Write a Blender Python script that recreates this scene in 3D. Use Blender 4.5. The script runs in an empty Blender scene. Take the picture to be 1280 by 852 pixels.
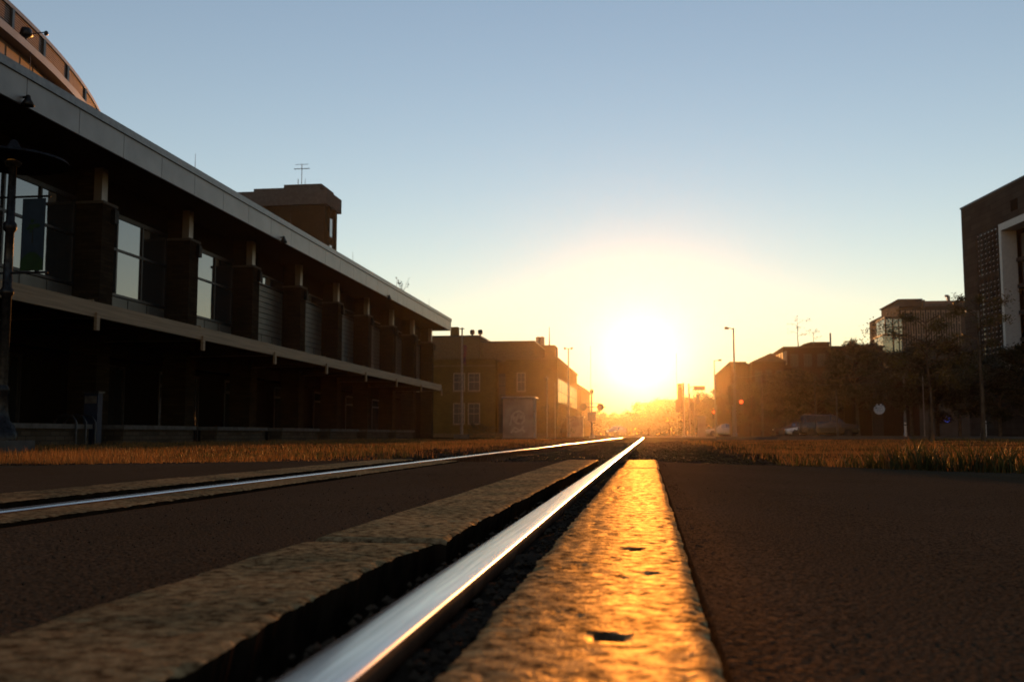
import bpy, math, random
from mathutils import Vector, noise
R = math.radians
PI = math.pi
random.seed(7)
sc = bpy.context.scene
col = sc.collection
F = 1244.0
HC = 0.208
TH = R(7.74); PH = R(5.37)
CAM = Vector((0, 0, HC))
FW = Vector((-math.sin(TH)*math.cos(PH), math.cos(TH)*math.cos(PH), math.sin(PH)))
RT = Vector((math.cos(TH), math.sin(TH), 0))
UP = RT.cross(FW)

# where a ray through a place in the photo meets a plane at a given distance (to work out true positions)
def ray(px, py): return FW*F + RT*(px-640) + UP*(426-py)
def at(px, py, Y):
    d = ray(px, py); return CAM + d*(Y/d.y)
def atX(px, py, X):
    d = ray(px, py); return CAM + d*(X/d.x)

# ------------------------------------------------------------------ helpers
def tag(o, label=None, cat=None, group=None, kind=None):
    if label: o['label'] = label
    if cat: o['category'] = cat
    if group: o['group'] = group
    if kind: o['kind'] = kind
    return o
def empty(name, loc=(0, 0, 0), rz=0):
    o = bpy.data.objects.new(name, None); col.objects.link(o)
    o.location = loc; o.rotation_euler = (0, 0, rz); o.empty_display_size = .3
    return o
class MB:
    def __init__(s): s.v = []; s.f = []; s.m = []; s.s = []
    def add(s, vs, fs, m=0, sm=False):
        b = len(s.v); s.v += [tuple(v) for v in vs]
        for f in fs: s.f.append(tuple(b+i for i in f)); s.m.append(m); s.s.append(sm)
        return s
    def box(s, x0, x1, y0, y1, z0, z1, m=0):
        if x0 > x1: x0, x1 = x1, x0
        if y0 > y1: y0, y1 = y1, y0
        if z0 > z1: z0, z1 = z1, z0
        v = [(x0,y0,z0),(x1,y0,z0),(x1,y1,z0),(x0,y1,z0),(x0,y0,z1),(x1,y0,z1),(x1,y1,z1),(x0,y1,z1)]
        return s.add(v, [(3,2,1,0),(4,5,6,7),(0,1,5,4),(1,2,6,5),(2,3,7,6),(3,0,4,7)], m)
    def tube(s, p0, p1, r0, r1=None, n=8, m=0, cap=True):
        r1 = r0 if r1 is None else r1
        p0 = Vector(p0); p1 = Vector(p1); d = (p1-p0)
        if d.length < 1e-6: return s
        d.normalize(); a = d.orthogonal().normalized(); b = d.cross(a)
        v = []
        for p, r in ((p0, r0), (p1, r1)):
            for i in range(n):
                t = 2*PI*i/n; v.append(p + a*math.cos(t)*r + b*math.sin(t)*r)
        s.add(v, [(i, (i+1) % n, n+(i+1) % n, n+i) for i in range(n)], m, True)
        if cap: s.add(v, [tuple(range(n-1, -1, -1)), tuple(range(n, 2*n))], m)
        return s
    def path(s, pts, rs, n=7, m=0):
        if not isinstance(rs, (list, tuple)): rs = [rs]*len(pts)
        pts = [Vector(p) for p in pts]
        v = []; a = None
        for k, p in enumerate(pts):
            d = (pts[min(k+1, len(pts)-1)]-pts[max(k-1, 0)]).normalized()
            if a is None: a = d.orthogonal().normalized()
            a = (a - d*a.dot(d)).normalized(); b = d.cross(a)
            for i in range(n):
                t = 2*PI*i/n; v.append(p + a*math.cos(t)*rs[k] + b*math.sin(t)*rs[k])
        fs = []
        for k in range(len(pts)-1):
            for i in range(n): fs.append((k*n+i, k*n+(i+1) % n, (k+1)*n+(i+1) % n, (k+1)*n+i))
        s.add(v, fs, m, True)
        L = (len(pts)-1)*n
        s.add(v, [tuple(range(n-1, -1, -1)), tuple(range(L, L+n))], m)
        return s
    def lathe(s, c, prof, n=16, m=0):
        c = Vector(c); v = []
        for r, z in prof:
            for i in range(n):
                t = 2*PI*i/n; v.append((c.x+math.cos(t)*r, c.y+math.sin(t)*r, c.z+z))
        fs = []
        for k in range(len(prof)-1):
            for i in range(n): fs.append((k*n+i, k*n+(i+1) % n, (k+1)*n+(i+1) % n, (k+1)*n+i))
        s.add(v, fs, m, True)
        return s
    def prism(s, poly, z0, z1, m=0):            # poly in xy
        n = len(poly)
        v = [(x, y, z0) for x, y in poly]+[(x, y, z1) for x, y in poly]
        return s.add(v, [tuple(range(n-1, -1, -1)), tuple(range(n, 2*n))]+[(i, (i+1) % n, n+(i+1) % n, n+i) for i in range(n)], m)
    def prism_y(s, poly, y0, y1, m=0):          # poly in xz
        n = len(poly)
        v = [(x, y0, z) for x, z in poly]+[(x, y1, z) for x, z in poly]
        return s.add(v, [tuple(range(n)), tuple(range(2*n-1, n-1, -1))]+[(i, n+i, n+(i+1) % n, (i+1) % n) for i in range(n)], m)
    def build(s, name, mats, parent=None):
        me = bpy.data.meshes.new(name)
        me.from_pydata(s.v, [], s.f)
        if not isinstance(mats, (list, tuple)): mats = [mats]
        for m in mats: me.materials.append(m)
        me.polygons.foreach_set('material_index', s.m)
        me.polygons.foreach_set('use_smooth', s.s)
        me.update()
        o = bpy.data.objects.new(name, me); col.objects.link(o)
        if parent is not None: o.parent = parent
        return o
def settle(o, loc):
    """move the origin of a thing built in place to its base"""
    loc = Vector(loc)
    def sh(q):
        if q.data is not None and q.type == 'MESH' and not q.data.get('_sh'):
            q.data.transform(__import__('mathutils').Matrix.Translation(-loc)); q.data['_sh'] = 1
        for c in q.children: sh(c)
    sh(o); o.location = loc
    return o
def copy_tree(o, parent=None):
    c = o.copy(); col.objects.link(c)
    if parent is not None: c.parent = parent
    for ch in list(KIDS(o)): copy_tree(ch, c)
    return c
def KIDS(o): return [q for q in bpy.data.objects if q.parent == o]

# ------------------------------------------------------------------ materials
def mat(name, c1, c2=None, rough=.8, metal=0., scale=6., bump=0., bscale=40., stretch=(1, 1, 1), detail=6, spec=.22, rvar=0., trans=0., cr=(.35, .65), coord='Object'):
    m = bpy.data.materials.new(name); m.use_nodes = True
    nt = m.node_tree; N = nt.nodes; L = nt.links
    b = N['Principled BSDF']
    tc = N.new('ShaderNodeTexCoord'); mp = N.new('ShaderNodeMapping'); mp.inputs['Scale'].default_value = stretch
    L.new(tc.outputs[coord], mp.inputs[0])
    c2 = c2 or tuple(x*.7 for x in c1)
    nz = N.new('ShaderNodeTexNoise'); nz.inputs['Scale'].default_value = scale; nz.inputs['Detail'].default_value = detail
    L.new(mp.outputs[0], nz.inputs['Vector'])
    rp = N.new('ShaderNodeValToRGB'); rp.color_ramp.elements[0].position = cr[0]; rp.color_ramp.elements[1].position = cr[1]
    rp.color_ramp.elements[0].color = (*c2, 1); rp.color_ramp.elements[1].color = (*c1, 1)
    L.new(nz.outputs['Fac'], rp.inputs[0]); L.new(rp.outputs[0], b.inputs['Base Color'])
    b.inputs['Roughness'].default_value = rough; b.inputs['Metallic'].default_value = metal
    b.inputs['Specular IOR Level'].default_value = spec
    if rvar:
        mr = N.new('ShaderNodeMapRange'); mr.inputs['To Min'].default_value = max(.03, rough-rvar); mr.inputs['To Max'].default_value = min(1, rough+rvar)
        n3 = N.new('ShaderNodeTexNoise'); n3.inputs['Scale'].default_value = scale*2.3; n3.inputs['Detail'].default_value = 5
        L.new(mp.outputs[0], n3.inputs['Vector']); L.new(n3.outputs['Fac'], mr.inputs[0]); L.new(mr.outputs[0], b.inputs['Roughness'])
    if bump:
        n2 = N.new('ShaderNodeTexNoise'); n2.inputs['Scale'].default_value = bscale; n2.inputs['Detail'].default_value = 8
        L.new(mp.outputs[0], n2.inputs['Vector'])
        bp = N.new('ShaderNodeBump'); bp.inputs['Strength'].default_value = 1; bp.inputs['Distance'].default_value = bump
        L.new(n2.outputs['Fac'], bp.inputs['Height']); L.new(bp.outputs[0], b.inputs['Normal'])
    if trans:
        tr = N.new('ShaderNodeBsdfTranslucent'); mx = N.new('ShaderNodeMixShader'); mx.inputs[0].default_value = trans
        L.new(rp.outputs[0], tr.inputs[0]); L.new(b.outputs[0], mx.inputs[1]); L.new(tr.outputs[0], mx.inputs[2])
        L.new(mx.outputs[0], N['Material Output'].inputs[0])
    return m
def brick(name, c1, c2, mortar, w=.22, h=.075, rough=.85, rot=0., msize=.012, bump=.004):
    m = bpy.data.materials.new(name); m.use_nodes = True
    nt = m.node_tree; N = nt.nodes; L = nt.links; b = N['Principled BSDF']
    tc = N.new('ShaderNodeTexCoord'); sx = N.new('ShaderNodeSeparateXYZ'); L.new(tc.outputs['Object'], sx.inputs[0])
    ad = N.new('ShaderNodeMath'); ad.operation = 'ADD'; L.new(sx.outputs[0], ad.inputs[0]); L.new(sx.outputs[1], ad.inputs[1])
    cb = N.new('ShaderNodeCombineXYZ'); L.new(ad.outputs[0], cb.inputs[0]); L.new(sx.outputs[2], cb.inputs[1])
    bt = N.new('ShaderNodeTexBrick'); bt.inputs['Scale'].default_value = 1; bt.inputs['Brick Width'].default_value = w; bt.inputs['Row Height'].default_value = h
    bt.inputs['Mortar Size'].default_value = msize; bt.inputs['Color1'].default_value = (*c1, 1); bt.inputs['Color2'].default_value = (*c2, 1); bt.inputs['Mortar'].default_value = (*mortar, 1)
    L.new(cb.outputs[0], bt.inputs['Vector'])
    nz = N.new('ShaderNodeTexNoise'); nz.inputs['Scale'].default_value = .9; nz.inputs['Detail'].default_value = 6; L.new(tc.outputs['Object'], nz.inputs['Vector'])
    mr = N.new('ShaderNodeMapRange'); mr.inputs['To Min'].default_value = .6; mr.inputs['To Max'].default_value = 1.35; L.new(nz.outputs['Fac'], mr.inputs[0])
    mx = N.new('ShaderNodeVectorMath'); mx.operation = 'SCALE'; L.new(bt.outputs['Color'], mx.inputs[0]); L.new(mr.outputs[0], mx.inputs['Scale'])
    L.new(mx.outputs[0], b.inputs['Base Color'])
    b.inputs['Roughness'].default_value = rough; b.inputs['Specular IOR Level'].default_value = 0
    bp = N.new('ShaderNodeBump'); bp.inputs['Distance'].default_value = bump; bp.inputs['Strength'].default_value = .8
    L.new(bt.outputs['Fac'], bp.inputs['Height']); bp.invert = True; L.new(bp.outputs[0], b.inputs['Normal'])
    return m
def emit(name, c, s):
    m = bpy.data.materials.new(name); m.use_nodes = True
    b = m.node_tree.nodes['Principled BSDF']; b.inputs['Base Color'].default_value = (*c, 1)
    b.inputs['Emission Color'].default_value = (*c, 1); b.inputs['Emission Strength'].default_value = s
    return m
M = {}
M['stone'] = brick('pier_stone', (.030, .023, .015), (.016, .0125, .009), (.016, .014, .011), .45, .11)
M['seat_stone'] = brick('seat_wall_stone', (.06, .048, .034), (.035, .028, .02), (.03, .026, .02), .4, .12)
M['capstone'] = mat('capstone', (.09, .085, .078), (.06, .056, .05), .7, bump=.003)
M['concrete'] = mat('concrete', (.075, .072, .07), (.05, .048, .046), .8, scale=3, bump=.004, bscale=25)
M['fascia'] = mat('fascia_metal', (.20, .19, .18), (.16, .152, .145), .42, .4, scale=1.2, rvar=.06)
M['coping'] = mat('coping_metal', (.15, .145, .14), (.1, .1, .1), .4, .5)
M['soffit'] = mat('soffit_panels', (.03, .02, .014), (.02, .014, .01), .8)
M['canopy_beam'] = mat('canopy_beam_timber', (.2, .135, .08), (.13, .09, .05), .6, scale=3, stretch=(1, .15, 6), bump=.003)
M['dark_metal'] = mat('dark_metal', (.03, .03, .032), (.02, .02, .022), .4, .6)
M['black_paint'] = mat('black_paint', (.008, .008, .009), (.005, .005, .006), .5, 0., spec=.25)
M['galv'] = mat('galvanised_steel', (.16, .155, .15), (.1, .1, .1), .42, .8, scale=9, rvar=.1)
M['metal_panel'] = mat('grey_metal_siding', (.08, .08, .074), (.06, .06, .056), .42, .4, scale=2, rvar=.08)
M['louver'] = mat('bronze_louver', (.16, .105, .08), (.12, .08, .062), .5, .3, scale=3)
M['copper'] = mat('copper_panel', (.15, .10, .08), (.115, .076, .062), .5, .3, scale=.7)
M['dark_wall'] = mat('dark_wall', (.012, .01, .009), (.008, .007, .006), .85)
M['asphalt'] = None
M['cream'] = brick('buff_brick', (.085, .058, .016), (.06, .041, .011), (.05, .036, .015), .3, .1)
M['stonetrim'] = mat('stone_trim', (.10, .072, .04), (.07, .05, .028), .8)
M['redbrick'] = brick('red_brick', (.035, .013, .009), (.022, .009, .006), (.028, .018, .013), .25, .09)
M['brownbrick'] = brick('brown_brick', (.035, .022, .010), (.023, .015, .007), (.02, .015, .01), .3, .1)
M['clad'] = brick('stone_cladding', (.062, .052, .044), (.042, .035, .03), (.016, .013, .012), 1.3, .4, .7, msize=.008)
M['white_panel'] = mat('white_metal_frame', (.4, .385, .37), (.34, .33, .32), .45)
M['roof'] = mat('roof_shingle', (.07, .05, .04), (.045, .033, .028), .85)
M['white_paint'] = mat('white_paint', (.7, .68, .64), (.55, .53, .5), .45)
M['blue_paint'] = mat('blue_paint', (.010, .016, .034), (.007, .011, .024), .6)
M['rubber'] = mat('rubber', (.015, .015, .015), (.01, .01, .01), .8)
M['trunk'] = mat('bark', (.09, .065, .045), (.04, .03, .022), .9, scale=12, stretch=(1, 1, .3), bump=.01)
M['sleeper'] = mat('sleeper_wood', (.09, .06, .04), (.04, .03, .022), .75, scale=6, stretch=(.3, 3, 1), bump=.006)
def glass(name, tint=(.015, .018, .02), rough=.03, bumpd=.0):
    m = bpy.data.materials.new(name); m.use_nodes = True
    nt = m.node_tree; b = nt.nodes['Principled BSDF']
    b.inputs['Base Color'].default_value = (*tint, 1); b.inputs['Roughness'].default_value = rough
    b.inputs['Specular IOR Level'].default_value = 1.0; b.inputs['IOR'].default_value = 1.9
    n = nt.nodes.new('ShaderNodeTexNoise'); n.inputs['Scale'].default_value = .6
    tc = nt.nodes.new('ShaderNodeTexCoord'); nt.links.new(tc.outputs['Object'], n.inputs['Vector'])
    bp = nt.nodes.new('ShaderNodeBump'); bp.inputs['Distance'].default_value = .006+bumpd; nt.links.new(n.outputs['Fac'], bp.inputs['Height']); nt.links.new(bp.outputs[0], b.inputs['Normal'])
    return m
M['glass'] = glass('window_glass')
M['frame_paint'] = mat('window_frame_paint', (.17, .145, .11), (.12, .10, .078), .6)
M['dull_glass'] = mat('dulled_glass', (.03, .026, .02), (.018, .016, .013), .4, spec=.3)  # glass dulled to keep the bright sky reflection out of the panes
M['green_glass'] = glass('green_glass', (.03, .05, .02), .1)

# ------------------------------------------------------------------ camera
cd = bpy.data.cameras.new('camera'); cam = bpy.data.objects.new('camera', cd); col.objects.link(cam)
cam.location = CAM; cam.rotation_euler = (PI/2+PH, 0, TH)
cd.sensor_width = 36; cd.lens = 36*F/1280; cd.clip_start = .02; cd.clip_end = 6000
cd.dof.use_dof = True; cd.dof.focus_distance = 4.2; cd.dof.aperture_fstop = (cd.lens/1000)/.0052
sc.camera = cam

# ------------------------------------------------------------------ world and sun
SUN_EL = R(4.0); SUN_AZ = R(-.35)       # azimuth from +Y towards +X
w = bpy.data.worlds.new('World'); sc.world = w; w.use_nodes = True
nt = w.node_tree; bg = nt.nodes['Background']
sky = nt.nodes.new('ShaderNodeTexSky'); sky.sky_type = 'NISHITA'; sky.sun_disc = False
sky.sun_elevation = SUN_EL; sky.sun_rotation = SUN_AZ; sky.altitude = 100
sky.air_density = 1.15; sky.dust_density = .0; sky.ozone_density = 2.0
wb = nt.nodes.new('ShaderNodeMix'); wb.data_type = 'RGBA'; wb.blend_type = 'MULTIPLY'; wb.inputs[0].default_value = 1; wb.inputs[7].default_value = (1.24, .99, .955, 1)
nt.links.new(sky.outputs[0], wb.inputs[6]); nt.links.new(wb.outputs[2], bg.inputs[0]); bg.inputs[1].default_value = .15
sd = bpy.data.lights.new('sun', 'SUN'); sun = bpy.data.objects.new('sun', sd); col.objects.link(sun)
sd.energy = 2.8; sd.angle = R(.6); sd.color = (1, .37, .08)
D = Vector((math.sin(SUN_AZ)*math.cos(SUN_EL), math.cos(SUN_AZ)*math.cos(SUN_EL), math.sin(SUN_EL)))
sun.rotation_euler = D.to_track_quat('Z', 'Y').to_euler()
sun.location = (0, 200, 60)
sc.view_settings.view_transform = 'Standard'; sc.view_settings.look = 'None'; sc.view_settings.gamma = 1
sc.view_settings.exposure = 0.78
sc.cycles.max_bounces = 6; sc.cycles.volume_bounces = 0; sc.cycles.transparent_max_bounces = 8
sc.cycles.use_denoising = True
try: sc.cycles.caustics_reflective = False
except Exception: pass

# haze
hz = MB().box(-150, 190, -25, 300, -1.4, 34).build('haze', []); hz['kind'] = 'stuff'
hm = bpy.data.materials.new('haze'); hm.use_nodes = True; hn = hm.node_tree
for n in list(hn.nodes):
    if n.type == 'BSDF_PRINCIPLED': hn.nodes.remove(n)
pv = hn.nodes.new('ShaderNodeVolumePrincipled'); pv.inputs['Color'].default_value = (1, .9, .78, 1)
pv.inputs['Density'].default_value = .00012; pv.inputs['Anisotropy'].default_value = .955
hn.links.new(pv.outputs[0], hn.nodes['Material Output'].inputs['Volume'])
hz.data.materials.append(hm)
tag(hz, 'golden evening haze hanging over the whole street', 'haze')

# ------------------------------------------------------------------ ground materials
def asphalt_mat():
    m = mat('asphalt', (.016, .013, .010), (.008, .0065, .005), .85, scale=1.6, stretch=(1, .6, 1), bump=.0, rvar=.08, spec=.10)
    nt = m.node_tree; N = nt.nodes; L = nt.links; b = N['Principled BSDF']
    tc = N['Texture Coordinate']
    v = N.new('ShaderNodeTexVoronoi'); v.inputs['Scale'].default_value = 110; L.new(tc.outputs['Object'], v.inputs['Vector'])
    n = N.new('ShaderNodeTexNoise'); n.inputs['Scale'].default_value = 9; n.inputs['Detail'].default_value = 8; L.new(tc.outputs['Object'], n.inputs['Vector'])
    b1 = N.new('ShaderNodeBump'); b1.inputs['Distance'].default_value = .0015; L.new(n.outputs['Fac'], b1.inputs['Height'])
    b2 = N.new('ShaderNodeBump'); b2.inputs['Distance'].default_value = .0022; b2.invert = True; L.new(v.outputs['Distance'], b2.inputs['Height'])
    L.new(b1.outputs[0], b2.inputs['Normal']); L.new(b2.outputs[0], b.inputs['Normal'])
    return m
M['asphalt'] = asphalt_mat()
M['street'] = mat('street_concrete', (.12, .10, .085), (.08, .068, .058), .8, scale=.8, bump=.004)
M['pavement'] = mat('pavement_concrete', (.08, .07, .062), (.055, .05, .045), .8, scale=1)
M['ground'] = mat('dry_turf', (.035, .024, .010), (.018, .013, .006), .95, scale=1.3, bump=.03, bscale=14)
M['ballast'] = mat('ballast_bed', (.05, .036, .025), (.022, .016, .012), .9, scale=8, bump=.02, bscale=30)
M['pebble'] = mat('ballast_stone', (.055, .04, .028), (.03, .021, .015), .8, scale=3, coord='Object')
M['timber'] = mat('crossing_timber', (.16, .077, .031), (.030, .015, .008), .52, scale=4.5, stretch=(1, .8, 1), bump=.0013, bscale=170, rvar=.2, spec=.3, detail=10)
M['shaded_side'] = mat('shaded_timber_side', (.022, .014, .009), (.010, .007, .005), .9, scale=20, spec=0)  # creosoted timber sides, blackened so their colour holds the shade of the gaps
M['rail_top'] = mat('polished_steel', (.52, .505, .48), (.30, .29, .275), .22, 1.0, scale=4, stretch=(34, .6, 1), rvar=.10)
M['rail_side'] = mat('rusty_steel', (.12, .06, .035), (.06, .03, .018), .75, .2, scale=14, bump=.001, bscale=200)
M['grass_dry'] = mat('dry_grass_blades', (.22, .108, .03), (.10, .052, .017), .6, scale=2.5, trans=.55)
M['grass_green'] = mat('green_grass_blades', (.06, .058, .014), (.032, .03, .008), .55, scale=2.5, trans=.5)
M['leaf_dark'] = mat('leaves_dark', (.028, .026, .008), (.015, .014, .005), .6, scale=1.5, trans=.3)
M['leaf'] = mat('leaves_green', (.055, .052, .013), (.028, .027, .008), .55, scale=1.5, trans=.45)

def gloss(m, fac, rough, tint=(1, 1, 1), gs=14, lo=.35, hi=1.6):
    """matt rough surface with a weak sheen: no mirror-like grazing reflection"""
    nt = m.node_tree; N = nt.nodes; L = nt.links; b = N['Principled BSDF']; b.inputs['Specular IOR Level'].default_value = 0
    out = N['Material Output']; prev = out.inputs[0].links[0].from_socket
    g_ = N.new('ShaderNodeBsdfGlossy'); g_.inputs['Roughness'].default_value = rough; g_.inputs['Color'].default_value = (*tint, 1)
    if b.inputs['Normal'].links: L.new(b.inputs['Normal'].links[0].from_socket, g_.inputs['Normal'])
    mx = N.new('ShaderNodeMixShader')
    nz_ = N.new('ShaderNodeTexNoise'); nz_.inputs['Scale'].default_value = gs; nz_.inputs['Detail'].default_value = 9; nz_.inputs['Roughness'].default_value = .7; L.new(N['Texture Coordinate'].outputs['Object'], nz_.inputs['Vector'])
    mr = N.new('ShaderNodeMapRange'); mr.inputs['From Min'].default_value = .38; mr.inputs['From Max'].default_value = .62; mr.inputs['To Min'].default_value = fac*lo; mr.inputs['To Max'].default_value = fac*hi
    L.new(nz_.outputs['Fac'], mr.inputs[0]); L.new(mr.outputs[0], mx.inputs[0]); L.new(prev, mx.inputs[1]); L.new(g_.outputs[0], mx.inputs[2]); L.new(mx.outputs[0], out.inputs[0])
    bc = b.inputs['Base Color']
    if lo < .3 and bc.links:          # grime lies in the same hollows that carry no sheen
        src = bc.links[0].from_socket; m2 = N.new('ShaderNodeMapRange'); m2.inputs['From Min'].default_value = .36; m2.inputs['From Max'].default_value = .6; m2.inputs['To Min'].default_value = .45; m2.inputs['To Max'].default_value = 1.3
        sc_ = N.new('ShaderNodeVectorMath'); sc_.operation = 'SCALE'; L.new(nz_.outputs['Fac'], m2.inputs[0]); L.new(src, sc_.inputs[0]); L.new(m2.outputs[0], sc_.inputs['Scale']); L.new(sc_.outputs[0], bc)
gloss(M['asphalt'], .031, .80, (1, .78, .5), 170, .1, 2.0); gloss(M['timber'], .085, .46, (1, .78, .40), 42, .12, 1.9); gloss(M['black_paint'], .016, .35)
for k_ in ('ballast', 'pebble', 'ground', 'street', 'pavement', 'concrete', 'soffit', 'dark_wall', 'capstone', 'stonetrim', 'roof', 'trunk', 'rail_side', 'sleeper'):
    M[k_].node_tree.nodes['Principled BSDF'].inputs['Specular IOR Level'].default_value = 0
# ------------------------------------------------------------------ ground, crossing, rails
XR, XL = -.290, -1.782          # rail centres
def nz(x, y, z, s): return noise.noise(Vector((x*s, y*s, z)))
def gh(x, y):
    """height of the terrain"""
    if y < 8.1 and -30 < x < 30:
        e = road_edge(x)
        if y < e-.15: return -.20
    base = -.055 + .035*nz(x, y, 3, .35) + .02*nz(x, y, 7, 1.4)
    d = abs(x+1.03)
    if d < 2.2:
        t = min(1, max(0, (2.2-d)/.6)); base = base*(1-t) + (-.125+.012*nz(x, y, 1, 3))*t
    if x > 6: base += min(.06, (x-6)*.01)
    far = max(0, min(1, (y-60)/80)); base = base*(1-far) + (-.06)*far
    return base
def road_edge(x):
    if x < -4.4: return 6.85 + (x+4.4)*.02
    if x < -2.3: return 8.15 - (-2.3-x)*.62
    if x < .07: return 8.25
    if x < 2.6: return 8.25 - (x-.07)*.70
    return 6.48 - (x-2.6)*.25
def lines(a, b, dense):
    out = []; v = a
    while v < b:
        out.append(v); v += dense(v)
    out.append(b); return out
xs = lines(-1500, 1500, lambda v: .22 if abs(v+1) < 8 else (.9 if abs(v) < 30 else (12 if abs(v) < 200 else 120)))
ys = lines(-60, 2500, lambda v: .25 if 0 < v < 24 else (1. if 0 < v < 60 else (4 if 0 <= v < 160 else (12 if v < 300 else 150))))
g = MB(); nx = len(xs)
g.add([(x, y, gh(x, y)) for y in ys for x in xs], [(j*nx+i, j*nx+i+1, (j+1)*nx+i+1, (j+1)*nx+i) for j in range(len(ys)-1) for i in range(nx-1)], 0, True)
tag(g.build('ground', M['ground']), 'rough dry turf lying around the tracks', 'ground', kind='structure')

def slab(name, x0, x1, edge, z, label, dx=.1):
    m = MB(); X = lines(x0, x1, lambda v: dx)
    Y = [-8, -4, -2, -1, 0]+[.25*i for i in range(1, 25)]
    v = []; nY = len(Y)+6
    for x in X:
        e = edge(x) + .012*nz(x, 0, 5, 9)
        yy = [min(y, e-.6) for y in Y]+[e-.5, e-.3, e-.15, e-.05, e-.01, e]
        for k, y in enumerate(yy):
            zz = z(x, y) + .004*nz(x, y, 2, 1.1) + .0015*nz(x, y, 9, 6)
            if k == nY-1: zz -= .02
            v.append((x, y, zz))
    b = len(v); n = len(X)
    f = [(i*nY+k, (i+1)*nY+k, (i+1)*nY+k+1, i*nY+k+1) for i in range(n-1) for k in range(nY-1)]
    # skirt
    for i in range(n): v.append((X[i], v[i*nY+nY-1][1]+.03, -.23))
    f += [(i*nY+nY-1, (i+1)*nY+nY-1, b+i+1, b+i) for i in range(n-1)]
    for side in (0, n-1):
        c = len(v)
        for k in range(nY): p = v[side*nY+k]; v.append((p[0], p[1], -.23))
        for k in range(nY-1):
            q = (side*nY+k, side*nY+k+1, c+k+1, c+k)
            f.append(q if side == 0 else q[::-1])
    m.add(v, f, 0, True)
    return tag(m.build(name, M['asphalt']), label, 'road', kind='structure')
slab('crossing_road_right', .073, 16, road_edge, lambda x, y: -.008-.012*min(3, max(0, x)), 'dark asphalt road right of the lit timber')
slab('crossing_road_middle', -1.555, -.67, lambda x: 8.2, lambda x, y: -.016, 'dark asphalt between the two rails', .05)
slab('crossing_road_left', -22, -2.27, road_edge, lambda x, y: -.006-.004*min(3, max(0, -2.3-x)), 'dark asphalt left of the far rail')
# packed dirt in the flangeways
def dirt(name, x0, x1, z, lab):
    X = lines(x0, x1, lambda v: .02); Y = lines(-2, 8.3, lambda v: .025 if v > .4 else .2)
    n = len(X); m = MB()
    m.add([(x, y, z+.022*nz(x, y, 4, 9)+.012*nz(x, y, 8, 30)) for y in Y for x in X], [(j*n+i, j*n+i+1, (j+1)*n+i+1, (j+1)*n+i) for j in range(len(Y)-1) for i in range(n-1)], 0, True)
    tag(m.build(name, M['ballast']), lab, 'dirt', kind='structure')
dirt('packed_dirt', -.69, -.30, -.085, 'packed dirt in the wide gap left of the near rail')
dirt('packed_dirt', -.262, -.15, -.034, 'packed dirt between the near rail and the lit timber')
dirt('packed_dirt', -2.30, -1.50, -.062, 'packed dirt filling the gaps along the far rail')

def timber(x0, x1, y0, y1, zt, label, seed, ragL=.006, ragR=.006, holes=(), group=None):
    nxx = max(6, int((x1-x0)/.011)); Y = lines(y0, y1, lambda v: .008 if v < 2.6 else .016)
    v = []; bevel = .004
    for j, y in enumerate(Y):
        a = x0 + ragL*(nz(seed, y, 1, 11)+.6*nz(seed, y, 2, 37)); b = x1 + ragR*(.9*nz(seed+4, y, 1, 2.7)+.45*nz(seed, y, 5, 14)+.16*nz(seed, y, 6, 60)+.08*nz(seed, y, 7, 170))
        # ends chipped
        for i in range(nxx+1):
            t = i/nxx; x = a+(b-a)*t
            z = zt + .0009*nz(x, y, seed, 3) + .0003*nz(x*1.6, y*.6, seed+2, 18) + .0004*nz(x*1.3, y*.7, seed+3, 75) + .0008*nz(x*1.5, y*.4, seed+6, 190)
            crack = noise.noise(Vector((x*30+seed, y*1.3, seed)))
            if abs(crack) < .05: z -= .0025*(1-abs(crack)/.05)
            e = min(t, 1-t)*(x1-x0)
            ey = min(y-y0, y1-y)
            if e < bevel: z -= (bevel-e)*.7 + (.006*max(0, nz(x, y, 11, 30)) if e < bevel*.5 else 0)
            if ey < .012: z -= .008*(1-ey/.012)
            for (hx, hy, rx, ry) in holes:
                q = ((x-hx)/rx)**2+((y-hy)/ry)**2
                if q < 1: z -= .03*min(1, (1-q)*2.5)
            v.append((x, y, z))
    n = nxx+1; f = [(j*n+i, j*n+i+1, (j+1)*n+i+1, (j+1)*n+i) for j in range(len(Y)-1) for i in range(nxx)]
    m = MB(); m.add(v, f, 0, True)
    zb = -.17
    for side in (0, nxx):
        s = [v[j*n+side] for j in range(len(Y))]; c = [((x1-.03 if side else x0+.02), p[1], zb) for p in s]; L = len(s)
        q = [(j, j+1, L+j+1, L+j) for j in range(L-1)]
        m.add(s+c, q if side == nxx else [k[::-1] for k in q], 1, False)
    for end in (0, len(Y)-1):
        s = v[end*n:end*n+n]; c = [(p[0], p[1], zb) for p in s]
        q = [(j, j+1, n+j+1, n+j) for j in range(n-1)]
        m.add(s+c, [k[::-1] for k in q] if end == 0 else q, 1, False)
    o = m.build('crossing_timber', [M['timber'], M['shaded_side']])
    settle(o, ((x0+x1)/2, y0, zb))
    return tag(o, label, 'timber', group or 'timbers along the rails of the crossing')
h1 = at(762, 795, 1); h1 = CAM+(h1-CAM)*(HC/(HC-h1.z)); h2 = at(793, 686, 1); h2 = CAM+(h2-CAM)*(HC/(HC-h2.z))
timber(-.183, .064, -.4, 6.35, .0, 'long lit golden timber right of the near rail, nearest the camera', 3.1, holes=[(h1.x, h1.y, .014, .022), (h2.x, h2.y, .011, .03)])
timber(-.168, .070, 6.365, 8.3, .002, 'short bright end timber right of the near rail, past the joint', 5.7)
timber(-.69, -.428, -.4, 1.96, -.004, 'worn dark brown timber left of the near rail, with a ragged chipped edge', 8.3, ragR=.026)
timber(-.675, -.408, 1.985, 5.9, .0, 'brown timber left of the near rail, middle one of three in its row', 12.9, ragR=.010)
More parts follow.
